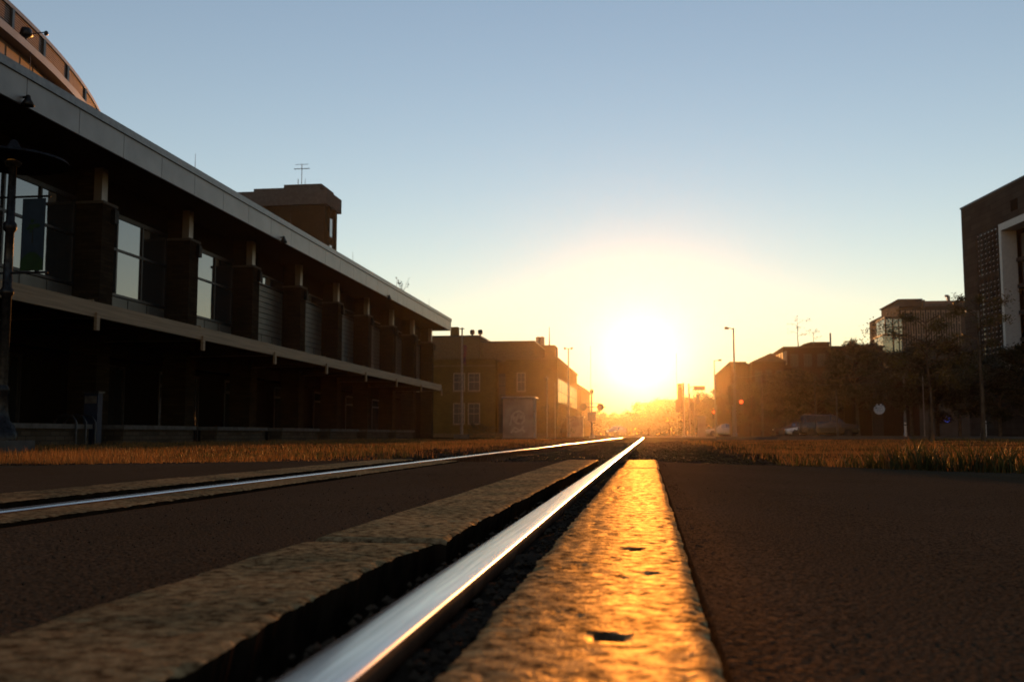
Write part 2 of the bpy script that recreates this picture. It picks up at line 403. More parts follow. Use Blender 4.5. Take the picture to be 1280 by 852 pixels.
timber(-.672, -.405, 5.915, 8.3, .002, 'bright end timber left of the near rail, farthest in its row', 15.2)
timber(-1.712, -1.545, -.4, 5.2, -.002, 'narrow timber right of the far rail, nearer piece', 21.4)
timber(-1.712, -1.545, 5.215, 8.1, -.004, 'narrow timber right of the far rail, farther piece', 24.4)
timber(-2.26, -1.965, -.4, 4.6, .003, 'brown timber left of the far rail, nearer piece', 31.4)
timber(-2.25, -1.96, 4.615, 8.3, .001, 'brown timber left of the far rail, farther piece', 33.4)

def rail(xc, label):
    prof = [(-.07, -.155), (-.07, -.145), (-.012, -.125), (-.009, -.04), (-.034, -.028), (-.036, -.010), (-.034, -.004), (-.029, -.0012), (-.018, .0), (0, .0006), (.018, .0), (.029, -.0012), (.034, -.004), (.036, -.010), (.034, -.028), (.009, -.04), (.012, -.125), (.07, -.145), (.07, -.155)]
    Y = lines(-3, 420, lambda v: .5 if v < 30 else (4 if v < 120 else 30))
    m = MB(); n = len(prof); v = []
    for y in Y:
        wx = .004*nz(y, xc, 3, .25); wz = .002*nz(y, xc, 8, .3)
        v += [(xc+x+wx, y, z+wz) for x, z in prof]
    for k in range(n-1):
        top = 6 <= k <= 11
        m.add([], [], 0)
        for j in range(len(Y)-1):
            m.f.append((j*n+k, (j+1)*n+k, (j+1)*n+k+1, j*n+k+1)); m.m.append(0 if top else 1); m.s.append(True)
    m.v = v
    o = m.build('rail', [M['rail_top'], M['rail_side']])
    settle(o, (xc, 0, -.155))
    return tag(o, label, 'rail', 'rails of the track')
rail(XR, 'polished steel rail nearest the camera running to the sun')
rail(XL, 'steel rail left of the asphalt strip, farther from the camera')

# sleepers in the gravel past the crossing
sl = MB().box(-1.3, 1.3, -.11, .11, -.16, 0).build('sleeper', M['sleeper'])
tag(sl, 'wooden sleeper half buried in the gravel under the rails beyond the crossing', 'sleeper', 'sleepers beyond the crossing')
for k in range(40):
    o = sl if k == 0 else sl.copy()
    if k: col.objects.link(o)
    o.location = (-1.03+random.uniform(-.04, .04), 9.0+k*.56, -.112+random.uniform(-.008, .006)); o.rotation_euler[2] = random.uniform(-.012, .012)

# gravel
def stones(name, n, fx, label, mt=None):
    m = MB(); ico = [(0, 0, 1), (.9, 0, .1), (.28, .85, 0), (-.72, .53, .15), (-.72, -.53, -.1), (.28, -.85, .05), (0, 0, -1)]
    fs = [(0, 1, 2), (0, 2, 3), (0, 3, 4), (0, 4, 5), (0, 5, 1), (6, 2, 1), (6, 3, 2), (6, 4, 3), (6, 5, 4), (6, 1, 5)]
    for _ in range(n):
        x, y, z, r = fx(); a = random.uniform(0, 6.28); c, s = math.cos(a), math.sin(a)
        sx, sy, sz = r*random.uniform(.6, 1.3), r*random.uniform(.6, 1.3), r*random.uniform(.4, .9)
        j = [random.uniform(.75, 1.25) for _ in ico]
        m.add([(x+(p[0]*c*sx-p[1]*s*sy)*q, y+(p[0]*s*sx+p[1]*c*sy)*q, z+p[2]*sz*q) for p, q in zip(ico, j)], fs)
    o = m.build(name, mt or M['pebble']); return tag(o, label, 'gravel', kind='stuff')
def fbed():
    y = 8.3+(random.random()**1.8)*34; x = -1.03+random.uniform(-2.25, 2.25)
    return x, y, gh(x, y)+random.uniform(-.01, .022), random.uniform(.012, .03)
stones('ballast_gravel', 26000, fbed, 'brown ballast gravel strewn around the rails past the crossing')
def fgap():
    y = .6+random.random()**1.3*7.6
    if random.random() < .75:
        x = random.choice([random.uniform(-.37, -.33), random.uniform(-.24, -.19)]) if random.random() < .8 else random.uniform(-.41, -.3)
        z = (-.03 if x > -.28 else -.07) + random.uniform(-.01, .012) + (.045 if -.36 < x < -.318 and random.random() < .45 else 0)
    else:
        x = random.choice([random.uniform(-1.95, -1.83), random.uniform(-1.74, -1.72)]); z = -.05
    return x, y, z, random.uniform(.003, .010)
stones('gap_gravel', 5200, fgap, 'small stones lying in the gaps beside the near rail')
def fgrit():
    y = .7+random.random()**1.6*7; x = random.choice([random.uniform(.09, .09+y*.45), random.uniform(-1.5, -.7), random.uniform(.08, .13)])
    if y > road_edge(x)-.1: y = .9
    return x, y, -.008-.012*max(0, x), random.uniform(.0012, .0035)
stones('road_grit', 2600, fgrit, 'fine grit glinting on the asphalt')

# ------------------------------------------------------------------ grass
def blades(name, n, fx, hmin, hmax, wd, mts, label, lean=.5, cat='grass'):
    m = MB(); k = 0
    while k < n:
        p = fx()
        if p is None: continue
        x, y = p[0], p[1]; hs = p[2] if len(p) > 2 else 1
        z = (gh(x, y) if len(p) < 4 else p[3])-.01
        h = random.uniform(hmin, hmax)*hs; a = random.uniform(0, 2*PI); b = random.uniform(0, 2*PI); l = random.uniform(.05, lean)*h
        ww = wd*random.uniform(.6, 1.3)*(1+y*.05); dx, dy = math.cos(a)*ww, math.sin(a)*ww; lx, ly = math.cos(b)*l, math.sin(b)*l
        mi = 0 if random.random() < (p[4] if len(p) > 4 else .8) else 1
        m.add([(x-dx, y-dy, z), (x+dx, y+dy, z), (x+dx*.7+lx*.35, y+dy*.7+ly*.35, z+h*.55), (x-dx*.7+lx*.35, y-dy*.7+ly*.35, z+h*.55), (x+lx, y+ly, z+h)], [(0, 1, 2, 3), (3, 2, 4)], mi)
        k += 1
    o = m.build(name, mts); return tag(o, label, cat, kind='stuff')
def fl():
    y = 6.9+random.random()**1.7*40; xm = -(y*.72); x = random.uniform(max(xm, -14), -2.9)
    if y < road_edge(x)+.03: return None
    if nz(x, y, 2, .5) < -.28 and random.random() < .7: return None
    return x, y, .75+.6*max(-.5, nz(x, y, 5, .8)), gh(x, y), .86 if nz(x, y, 6, .3) > -.15 else .35
blades('dry_grass', 52000, fl, .05, .13, .0022, [M['grass_dry'], M['grass_green']], 'dry orange grass of the verge left of the tracks')
def fl2():
    y = 6.95+random.random()*1.6; x = random.uniform(-9, -4.2)
    return x, y, 1, gh(x, y), .9
blades('seed_grass', 2600, fl2, .09, .19, .0014, [M['grass_dry'], M['grass_green']], 'tall wispy seed heads along the left road edge', .35)
def fr():
    y = 6.0+random.random()**1.7*40; x = random.uniform(1.4 if y > 12 else .6, min(16, y*.46+1))
    if y < road_edge(x)+.05: return None
    if x < 1.2+(y-8)*.05+.4*nz(x, y, 1, 1): return None
    return x, y, .8+.6*max(-.5, nz(x, y, 5, .7)), gh(x, y), .84 if nz(x, y, 6, .3) > -.1 else .5
blades('verge_grass', 60000, fr, .03, .085, .0022, [M['grass_dry'], M['grass_green']], 'dry grass of the verge right of the tracks')
TUFTS = [(1, 1.0)]
def tuft_centres():
    out = []
    for px, yy, s in ((1075, 7.4, .6), (1100, 7.2, .8), (1118, 7.1, .9), (1140, 7.0, 1.2), (1162, 7.0, 1.7), (1180, 6.9, 1.1), (1205, 6.8, .7), (1240, 6.8, 1.4), (1262, 6.7, 1.2), (1288, 6.6, .9), (1000, 7.9, .5), (1030, 7.8, .5)):
        x = at(px, 560, yy).x; out.append((x, max(yy, road_edge(x)+.25), s))
    return out
TC = tuft_centres()
def ft():
    c = random.choices(TC, [q[2] for q in TC])[0]
    x = random.gauss(c[0], .09); y = random.gauss(c[1], .10)
    if y < road_edge(x)+.04: y = road_edge(x)+.05
    return x, y, .5+.5*c[2], gh(x, y), .22
blades('green_tufts', 950, ft, .05, .22, .0050, [M['grass_dry'], M['grass_green']], 'long green blades in tufts along the right road edge', .9)
def fmid():
    y = 8.6+random.random()*26; x = random.choice([random.uniform(-3.6, -2.7), random.uniform(1., 1.9)])
    if nz(x, y, 3, 1.2) < .05: return None
    return x, y, 1, gh(x, y), .6
blades('track_weeds', 1500, fmid, .03, .12, .003, [M['grass_dry'], M['grass_green']], 'sparse weeds growing in the ballast shoulders', .9)

# ================================================================== station building on the left
st = empty('station_building')
tag(st, 'long dark stone building with metal roof edge, timber canopy and curved copper roof drum', 'building')
BAY = 6.18; Y0 = 23.65
XP = -17.3; XW = -18.25; XF = -15.9; XC = -14.0
ZG = -.25
ks = range(-3, 10)
YE = Y0+9*BAY+.55
zfb = atX(0, 116, XF).z; zft = atX(0, 79, XF).z; zcop = atX(0, 67, XF).z
YS = Y0-3*BAY-1
# upper wall behind the piers (dark), ground floor wall
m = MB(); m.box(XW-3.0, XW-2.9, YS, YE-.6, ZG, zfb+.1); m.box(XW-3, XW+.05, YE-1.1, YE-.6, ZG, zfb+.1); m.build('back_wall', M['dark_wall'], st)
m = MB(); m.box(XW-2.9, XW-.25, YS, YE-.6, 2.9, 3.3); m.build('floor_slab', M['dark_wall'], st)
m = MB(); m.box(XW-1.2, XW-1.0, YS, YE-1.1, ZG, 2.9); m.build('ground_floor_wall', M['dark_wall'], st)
# soffit and roof
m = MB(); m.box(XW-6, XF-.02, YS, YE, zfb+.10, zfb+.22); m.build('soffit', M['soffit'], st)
m = MB(); m.box(XW-25, XF-.3, YS, YE-.1, zfb+.25, zft+.05); m.build('roof', M['coping'], st)
# fascia panels with open joints, coping on top
step = 2.43
k0 = math.floor((YS)/step)
y = 23.25 - step*20
fy = []
while y < YE: 
    if y+step > YS: fy.append(y)
    y += step
m = MB()
for y in fy:
    m.box(XF-.05, XF, max(YS, y+.012), min(YE, y+step-.012), zfb, zft)
m.box(XF-3.5, XF, YE-.001, YE+.04, zfb, zft)
m.build('fascia', M['fascia'], st)
m = MB(); m.box(XF-.25, XF+.05, YS, YE+.1, zft+.01, zcop); m.box(XF-.1, XF-.055, YS, YE, zfb+.02, zft)
m.build('coping', M['coping'], st)
for y in fy[::4]:
    m = MB(); m.tube((XF-.15, y+.3, zcop), (XF-.15, y+.3, zcop+.62), .012, .006, 5); m.build('lightning_rod', M['dark_metal'], st)
for px, py in ((34, 127), (354, 300), (486, 372)):
    p = atX(px, py, XF+.12)
    m = MB(); m.tube((XF, p.y, p.z+.12), (XF+.14, p.y, p.z+.12), .03, n=6); m.lathe((XF+.14, p.y, p.z-.12), [(.001, .3), (.05, .28), (.07, .2), (.17, .02), (.15, 0)], 10)
    m.build('floodlight', M['black_paint'], st)
# piers with pale posts on top
zpt = atX(128, 254, XP).z
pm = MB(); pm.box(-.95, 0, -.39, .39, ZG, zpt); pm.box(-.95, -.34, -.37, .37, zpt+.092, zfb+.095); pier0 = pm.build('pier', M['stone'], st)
cm = MB(); cm.box(-1.0, .06, -.45, .45, zpt, zpt+.09); cap0 = cm.build('pier_cap', M['capstone'], pier0)
qm = MB(); qm.box(-.31, -.03, -.42, -.08, zpt+.09, zfb+.1); post0 = qm.build('post', M['fascia'], pier0)
lm = MB(); lm.box(.0, .16, .1, .34, zpt-.55, zpt-.1); lm.box(0, .1, .18, .26, zpt-.1, zpt-.02); lamp0 = lm.build('wall_lamp', M['black_paint'], pier0)
for i, k in enumerate(ks):
    o = pier0 if i == 0 else copy_tree(pier0, st)
    o.location = (XP, Y0+k*BAY+.0, 0)
    if i: o.parent = st
# bays: windows in the first ones, metal siding later
zs0 = atX(150, 372, XW).z
for i, k in enumerate(list(ks)[:-1]):
    ya, yb = Y0+k*BAY+.39, Y0+(k+1)*BAY-.39
    zt = zpt+.25
    m = MB(); m.box(XW-.05, XW, ya, yb, 3.6, zs0-.02)
    for q in range(1, 4): m.box(XW, XW+.02, ya+(yb-ya)*q/4-.01, ya+(yb-ya)*q/4+.01, 3.6, zs0-.02)
    m.box(XW, XW+.02, ya, yb, 3.95, 3.97)
    m.build('spandrel_panel', M['metal_panel'], st)
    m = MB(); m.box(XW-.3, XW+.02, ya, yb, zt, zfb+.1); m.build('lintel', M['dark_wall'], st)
    if k <= 2:
        m = MB(); fw = .05
        m.box(XW-.06, XW+.05, ya, yb, zs0, zs0+.09); m.box(XW-.06, XW+.05, ya, yb, zt-.09, zt)
        for t in (0, .33, .66, 1): yy = ya+(yb-ya-.1)*t; m.box(XW-.05, XW+.045, yy, yy+.08, zs0+.09, zt-.09)
        for zz in (atX(150, 315, XW).z, atX(150, 274, XW).z): m.box(XW-.04, XW+.04, ya+.08, yb-.1, zz, zz+.08)
        wf = m.build('window', M['dark_metal'], st)
        MB().box(XW-.02, XW-.01, ya+.02, yb-.02, zs0+.03, zt-.03).build('pane', M['glass'], wf)
    else:
        m = MB(); z = zs0; hh = (zt-.55-zs0)/9
        for q in range(9): m.box(XW-.04, XW, ya, yb, z+.02, z+hh-.012); z += hh
        m.build('metal_siding', M['metal_panel'], st)
        m = MB(); m.box(XW-.06, XW+.03, ya, yb, zt-.5, zt-.44); m.box(XW-.06, XW+.03, ya, yb, zt-.06, zt); m.box(XW-.06, XW+.03, ya+2.6, ya+2.68, zt-.44, zt-.06)
        wf = m.build('window', M['dark_metal'], st)
        MB().box(XW-.02, XW-.01, ya+.02, yb-.02, zt-.46, zt-.04).build('pane', M['glass'], wf)
# canopy
zct = atX(20, 353, XC).z; zcb = atX(20, 375, XC).z; YCE = Y0+7*BAY+.2
m = MB(); m.box(XC-.12, XC, YS, YCE, zcb, zct); m.box(XP+.02, XC-.12, YCE-.12, YCE, zcb+.02, zct-.02); m.build('canopy_beam', M['canopy_beam'], st)
m = MB(); m.box(XW+.1, XC-.121, YS, YCE-.121, zct-.10, zct-.03)
y = YS+.3
while y < YCE-.3: m.box(XW+.1, XC-.121, y, y+.07, zct-.26, zct-.10); y += .75
m.build('canopy_deck', M['soffit'], st)
for k in range(-2, 8):
    y = Y0+k*BAY+.08
    m = MB(); m.box(XC-.02, XC+.06, y-.07, y+.07, zcb-.34, zcb+.12); m.tube((XC+.02, y-.2, zct+.01), (XC-3.2, y-.2, zct+.01), .03, n=6); m.build('canopy_bracket', M['canopy_beam'], st)
    MB().box(XP, XC-.13, y-.09, y+.09, zct-.42, zct-.261).build('canopy_arm', M['dark_metal'], st)
# ground floor doors / glazing between piers
for k in list(ks)[:-2]:
    y = Y0+k*BAY
    m = MB()
    for a, b in ((1.2, 1.28), (3.0, 3.08), (4.7, 4.78)): m.box(XW-1.0, XW-.93, y+a, y+b, ZG, 2.6)
    m.box(XW-1.0, XW-.93, y+1.28, y+3.0, 2.1, 2.2); m.box(XW-1.0, XW-.93, y+1.2, y+4.78, 2.6, 2.7)
    wf = m.build('shopfront', M['dark_metal'], st)
    MB().box(XW-.99, XW-.97, y+1.25, y+4.75, ZG+.1, 2.6).build('pane', M['glass'], wf)
# plinth
# curved copper drum above the roof
c, r, zt = Vector((-72.1, 20.5, 0)), 52.0, 14.5
def drum_ring(m, r0, z0, z1, n=220, mi=0, th=.2, a0=-.35, a1=.85):
    for i in range(n):
        a, b = a0+(a1-a0)*i/n, a0+(a1-a0)*(i+1)/n
        v = []
        for t in (a, b):
            for rr in (r0-th, r0):
                for z in (z0, z1): v.append((c.x+math.cos(t)*rr, c.y+math.sin(t)*rr, z))
        m.add(v, [(2, 6, 7, 3), (0, 1, 5, 4), (1, 3, 7, 5), (0, 4, 6, 2)] + ([(0, 2, 3, 1)] if i == 0 else []) + ([(4, 5, 7, 6)] if i == n-1 else []), mi)
# ledge: photographed from (0,37) to (118,134)
def rim_z(px, py, rad):
    d = ray(px, py); dx, dy = d.x, d.y; A = dx*dx+dy*dy; B = -2*(dx*c.x+dy*c.y); C = c.x**2+c.y**2-rad**2
    t = (-B-math.sqrt(max(0, B*B-4*A*C)))/(2*A); return HC+d.z*t
zl = rim_z(39, 64, r+.4)
m = MB(); drum_ring(m, r, zl-3.5, zl-.05); m.build('copper_drum', M['copper'], st)
m = MB()
for i in range(60):
    a = -.35+1.2*i/60; m.tube((c.x+math.cos(a)*r, c.y+math.sin(a)*r, zl-3.5), (c.x+math.cos(a)*r, c.y+math.sin(a)*r, zl-.1), .025, n=4)
m.build('drum_seam', M['copper'], st)
m = MB(); drum_ring(m, r+.4, zl-.05, zl+.22, th=.6); m.build('drum_ledge', M['fascia'], st)
m = MB(); nl = 11; dz = (zt-.12-zl-.3)/nl
for i in range(nl): drum_ring(m, r, zl+.3+i*dz, zl+.3+i*dz+dz*.58, 160, th=.09)
m.build('louver_band', M['louver'], st)
m = MB(); drum_ring(m, r-.5, zl+.22, zt-.15, 120, th=.1); m.build('drum_core', M['dark_wall'], st)
m = MB(); drum_ring(m, r+.06, zt-.14, zt, 220, th=.7)
for i in range(24):
    a = -.35+1.2*(i+.5)/24; m.box(c.x+math.cos(a)*(r+.02)-.06, c.x+math.cos(a)*(r+.02)+.06, c.y+math.sin(a)*(r+.02)-.06, c.y+math.sin(a)*(r+.02)+.06, zl+.22, zt-.14)
m.build('drum_coping', M['coping'], st)
p = at(22, 46, 30); a = math.atan2(p.y-c.y, p.x-c.x); px_, py_ = c.x+math.cos(a)*(r+.3), c.y+math.sin(a)*(r+.3)
m = MB(); m.tube((px_, py_, zl+.2), (px_, py_, zl+.6), .03); m.lathe((px_, py_, zl+.45), [(.0, .3), (.16, .25), (.22, 0), (.05, -.08)], 10); m.tube((px_, py_, zl+.5), (px_+.6, py_+.2, zl+.62), .02); m.lathe((px_+.6, py_+.2, zl+.58), [(.0, .1), (.07, .05), (.07, -.05), (0, -.1)], 8)
m.build('rooftop_camera', M['dark_metal'], st)
m = MB(); pz = at(505, 365, 1)
settle(st, (XP, Y0, ZG))
for o in list(KIDS(st)):     # piers were placed by location: undo the shift of their shared mesh
    pass

# weeds on the roof edge
def twig(name, base, h, label, cat, seed=1, leaves=40, wd=.25):
    random.seed(seed); m = MB(); lv = MB()
    for _ in range(7):
        e = Vector(base)+Vector((random.uniform(-wd, wd), random.uniform(-wd, wd), h*random.uniform(.5, 1)))
        mid = (Vector(base)+e)/2+Vector((random.uniform(-.05, .05), 0, .05)); m.path([base, mid, e], [.012, .008, .004], 4)
        for _ in range(leaves//7):
            q = mid+(e-mid)*random.random()+Vector([random.uniform(-.06, .06) for _ in range(3)]); s = random.uniform(.03, .07)
            a = Vector([random.uniform(-1, 1) for _ in range(3)]).normalized()*s; b = a.orthogonal().normalized()*s*.6
            lv.add([q-a, q+b, q+a, q-b], [(0, 1, 2, 3)])
    o = empty(name); m.build('stem', M['trunk'], o); lv.build('foliage', M['leaf_dark'], o)
    tag(o, label, cat); return settle(o, base)
pb = atX(503, 371, XF-.2); twig('weed', (pb.x, pb.y, zcop), 1.0, 'scraggly weed growing on the roof edge of the long stone building', 'plant', 3, 60, .5)

# ================================================================== seat walls before the station
def seat_wall(ya, yb, label):
    o = empty('seat_wall'); x1 = -14.7; x0 = x1-.6
    MB().box(x0, x1, ya, yb, -.3, .36).build('wall', M['seat_stone'], o)
    MB().box(x0-.06, x1+.06, ya-.08, yb+.08, .36, .48).build('capstone', M['capstone'], o)
    tag(o, label, 'low wall', 'low stone seat walls along the station'); settle(o, ((x0+x1)/2, (ya+yb)/2, -.3))
names = ['first low stone seat wall from the left, behind the black lamp post', 'second low stone seat wall from the left, right of the blue pay station', 'third low stone seat wall from the left in front of the canopy', 'fourth low stone seat wall from the left in front of the canopy', 'fifth low stone seat wall from the left in front of the canopy', 'sixth low stone seat wall from the left in front of the canopy', 'farthest low stone seat wall, by the end of the canopy']
for i in range(7):
    ye = 24.76+i*6.18
    seat_wall(ye-(4.4 if i else 5.6), ye, names[i])

# station forecourt
MB().box(-19.2, -13.6, -5, 78, -.3, -.17).build('pavement', M['pavement'])
tag(bpy.data.objects['pavement'], 'pavement under the station canopy', 'pavement', kind='structure')

# pay station and bike racks
def local(name, x, y, z=-.17, rz=0, **k):
    return empty(name, (x, y, z), rz)
p = at(132, 560, 27.3)
o = empty('pay_station'); MB().box(-.2, .2, -.12, .12, .05, 1.5).build('cabinet', M['blue_paint'], o)
MB().box(-.23, .23, -.15, .15, 0, .05).build('base', M['dark_metal'], o); MB().box(-.17, .17, -.135, -.121, 1.22, 1.42).build('screen', M['galv'], o)
MB().box(-.24, .24, -.16, .16, 1.5, 1.55).build('cap', M['dark_metal'], o)
o.location = (-14.95, 25.35, -.17); tag(o, 'slim dark blue pay station with pale notice between two seat walls', 'pay station')
random.seed(5)
for i, (y, lab) in enumerate(((24.0, 'nearest hoop of the bike racks beside the blue pay station'), (24.45, 'second hoop of the bike racks beside the blue pay station'), (24.9, 'hoop of the bike racks closest to the blue pay station'))):
    m = MB(); m.path([(-.3, 0, 0), (-.3, 0, .7), (-.2, 0, .85), (0, 0, .9), (.2, 0, .85), (.3, 0, .7), (.3, 0, 0)], .025, 8)
    b = m.build('bike_rack', M['dark_metal']); b.location = (-14.9+0.0, y, -.17); tag(b, lab, 'bike rack', 'bike racks')

# ================================================================== ornate lamp post with banner
ZSH = at(88, 200, 14).z-.12; ZA = at(45, 248, 14).z-.12; ZB = at(45, 338, 14).z-.12; print('LAMP', ZSH, ZA, ZB)
lp = empty('street_lamp'); tag(lp, 'tall black ornate lamp post with wide shade, carrying a banner at far left', 'street lamp')
m = MB(); m.lathe((0, 0, 0), [(.24, 0), (.24, .12), (.22, .14), (.20, .22), (.13, .30), (.10, .42), (.085, .7), (.1, .74), (.1, .78), (.075, .84)], 18); m.build('base', M['black_paint'], lp)
m = MB(); m.lathe((0, 0, 0), [(.075, .84), (.072, 2.2), (.1, 2.24), (.1, 2.3), (.07, 2.34), (.065, 3.2), (.1, 3.25), (.1, 3.33), (.065, 3.38), (.055, ZSH+.1), (.02, ZSH+.3)], 16); m.build('pole', M['black_paint'], lp)
m = MB(); m.lathe((0, 0, ZSH), [(.82, .0), (.80, .04), (.56, .10), (.28, .17), (.10, .24), (.05, .34), (.001, .37)], 32); m.lathe((0, 0, ZSH), [(.82, .0), (.79, .0), (.56, .07), (.28, .14), (.0, .2)], 32); m.build('shade', M['black_paint'], lp)
m = MB(); m.lathe((0, 0, ZSH), [(.0, -.08), (.1, -.06), (.14, 0), (.12, .1)], 14); m.build('lens', M['glass'], lp)
for zz in (ZA+.03, ZB-.03):
    m = MB(); m.tube((0, 0, zz), (.62, 0, zz), .018); m.lathe((.64, 0, zz), [(0, .035), (.03, 0), (0, -.035)], 8); m.tube((0, 0, zz), (-.3, 0, zz), .015); m.lathe((-.3, 0, zz), [(0, .05), (.05, 0), (0, -.05)], 8); m.build('banner_arm', M['black_paint'], lp)
MB().box(-.35, .35, -.35, .35, -.3, 0).build('plinth', M['concrete'], lp)
LX, LY = at(0, 545, 14).x, 14.0
lp.location = (LX, LY, .12)
s_ = (540-155)/F*14/4.35
# banner cloth: tree on a green hill
bn = empty('banner'); tag(bn, 'dark blue banner with a small tree on a green hill, hung from the lamp post', 'banner')
za = ZA
M['banner'] = mat('banner_blue', (.014, .024, .036), (.01, .018, .028), .9); M['banner_g'] = mat('banner_green', (.010, .03, .008), (.008, .02, .006), .9); M['banner_t'] = mat('banner_tree', (.012, .012, .01), rough=.8)
m = MB(); m.box(.20, .58, -.006, .006, ZB, za); m.build('cloth', M['banner'], bn)
poly = [(.20, ZB)]+[(.20+.38*t/10, ZB+.16+.13*math.sin(PI*t/10)) for t in range(11)]+[(.58, ZB)]
m = MB(); m.prism_y([(x, z) for x, z in poly], -.009, -.0065); m.build('hill_print', M['banner_g'], bn)
m = MB(); m.prism_y([(.375, za-.70), (.405, za-.70), (.395, za-.5), (.385, za-.5)], -.0115, -.0095)
random.seed(9)
for _ in range(26):
    a = random.uniform(0, 6.28); q = random.uniform(0, .11); cx, cz = .39+math.cos(a)*q*1.15, za-.44+math.sin(a)*q*.8; rr = random.uniform(.015, .03)
    m.prism_y([(cx+math.cos(t*1.05)*rr, cz+math.sin(t*1.05)*rr) for t in range(6)], -.0118-random.uniform(0, .001), -.0097, 1)
m.build('tree_print', [M['banner_t'], M['banner_g']], bn)
bn.location = (LX, LY, .12)

# ================================================================== tower behind the station
tw = empty('tower_building'); tag(tw, 'tall brown brick tower with flat grey parapet rising behind the station roof', 'building')
YT = 125
a = at(300, 300, YT); b = at(405, 300, YT); zt = at(360, 236, YT).z
m = MB(); m.box(a.x, b.x, YT, YT+5.4, -.3, zt-2.3); m.build('wall', M['brownbrick'], tw)
m = MB(); m.box(a.x-.5, b.x+.45, YT-.5, YT+5.9, zt-2.3, zt-.35); m.box(a.x+1.9, b.x-.6, YT-.35, YT+5.6, zt-.35, zt+.05); m.box(b.x-5.6, b.x-.4, YT-.2, YT+5, zt+.05, zt+.5)
m.build('parapet', M['concrete'], tw)
m = MB(); m.box(b.x, b.x+.25, YT+1.2, YT+1.6, -.3, zt-2.3); m.box(b.x, b.x+.25, YT+3.6, YT+4, -.3, zt-2.3); m.build('rib', M['brownbrick'], tw)
for i in range(5):
    z = zt-6.2-i*3.6; o = MB().box(b.x-.02, b.x+.06, YT+1.7, YT+3.5, z, z+2.6).build('window', M['dark_metal'], tw)
    MB().box(b.x+.06, b.x+.08, YT+1.8, YT+3.4, z+.08, z+2.5).build('pane', M['glass'], o)
settle(tw, ((a.x+b.x)/2, YT, -.3))
an = empty('antenna'); tag(an, 'spindly lattice antenna with crossed rods on top of the tower', 'antenna')
p = at(377, 232, YT+3); zt -= .2
m = MB(); m.tube((p.x, p.y, zt+.76), (p.x, p.y, at(377, 205, YT+3).z), .05, n=5); m.tube((p.x-.5, p.y, zt+.76), (p.x-.5, p.y, zt+2.3), .05, n=5); m.tube((p.x+.5, p.y, zt+.7), (p.x+.5, p.y, zt+2.3), .03, n=5); m.build('mast', M['galv'], an)
za_ = at(377, 211, YT+3).z
m = MB(); m.tube((p.x-1.1, p.y, za_), (p.x+1.1, p.y, za_), .05, n=5); m.tube((p.x-.9, p.y, za_+.6), (p.x+.9, p.y, za_+.6), .03, n=5)
for t in (-1, -.5, 0, .5, 1): m.tube((p.x+t, p.y-.3, za_), (p.x+t, p.y+.3, za_), .025, n=4)
m.box(p.x+.15, p.x+.45, p.y-.15, p.y+.15, zt+1.0, zt+1.5); m.build('rods', M['galv'], an)
settle(an, (p.x, p.y, zt+.76))

# ================================================================== buff brick building mid left
yb_ = empty('brick_building'); tag(yb_, 'buff brick building with paired sash windows and roof vents past the station', 'building')
YB = 100.0
def X(px, Y=YB): return at(px, 520, Y).x
def Z(py, Y=YB, px=700): return at(px, py, Y).z
m = MB()
m.box(X(536), X(619), YB, YB+26, -.3, Z(448)); m.box(X(619), X(632), YB+1.6, YB+26, -.3, Z(450)); m.box(X(632), X(697), YB, YB+28, -.3, Z(449))
m.build('wall', M['cream'], yb_)
m = MB(); m.box(X(534), X(619.5), YB-.25, YB+26, Z(448), Z(446)); m.box(X(631.5), X(697)+.15, YB-.2, YB+28.1, Z(449), Z(447)); m.box(X(536), X(619), YB-.12, YB, Z(457), Z(455)); m.box(X(536), X(697), YB-.08, YB, -.3, .35)
m.build('cornice', M['stonetrim'], yb_)
YU = YB+7
m = MB(); m.box(X(530, YU), X(600, YU), YU, YU+8, Z(448)-.2, Z(419, YU)); m.box(X(600.2, YU), X(668, YU), YU+.5, YU+24, Z(448)-.2, Z(426, YU)); m.box(X(676, 118), X(694, 118), 118, 122, Z(448)-.2, Z(431, 118)); m.build('penthouse', M['stonetrim'], yb_)
m = MB(); m.box(X(529, YU), X(600.5, YU), YU-.15, YU+8, Z(419, YU), Z(417.5, YU)); m.box(X(600.6, YU), X(668.3, YU), YU+.4, YU+24, Z(426, YU), Z(424.8, YU)); m.build('roof_edge', M['dark_metal'], yb_)
def sash(xa, xb, za, zb, Y, n=1):
    m = MB(); x0, x1, z0, z1 = X(xa, Y), X(xb, Y), Z(zb, Y), Z(za, Y); t = .09
    m.box(x0, x0+t, Y-.07, Y+.02, z0, z1); m.box(x1-t, x1, Y-.07, Y+.02, z0, z1); m.box(x0+t, x1-t, Y-.07, Y+.02, z0, z0+t); m.box(x0+t, x1-t, Y-.07, Y+.02, z1-t, z1)
    zm = (z0+z1)/2; m.box(x0+t, x1-t, Y-.06, Y, zm-.03, zm+.03); 
    m.box(x0+t, x1-t, Y-.05, Y, zm+(z1-zm)*.5-.015, zm+(z1-zm)*.5+.015); m.box((x0+x1)/2-.015, (x0+x1)/2+.015, Y-.05, Y, z0+t, z1-t)
    o = m.build('window', M['frame_paint'], yb_); MB().box(x0+t, x1-t, Y-.03, Y-.01, z0+t, z1-t).build('pane', M['dull_glass'], o)
    MB().box(x0-.08, x1+.08, Y-.16, Y-.071, z0-.12, z0).build('sill', M['stonetrim'], o)
for a_, b_ in ((566.5, 581), (585, 600)):
    sash(a_, b_, 465, 488, YB); sash(a_, b_, 503, 530, YB)
sash(646, 657, 465, 489, YB)
o = MB().box(X(620.5), X(631), YB+1.5, YB+1.6, Z(545), Z(465)).build('stair_window', M['dark_metal'], yb_)
m = MB()
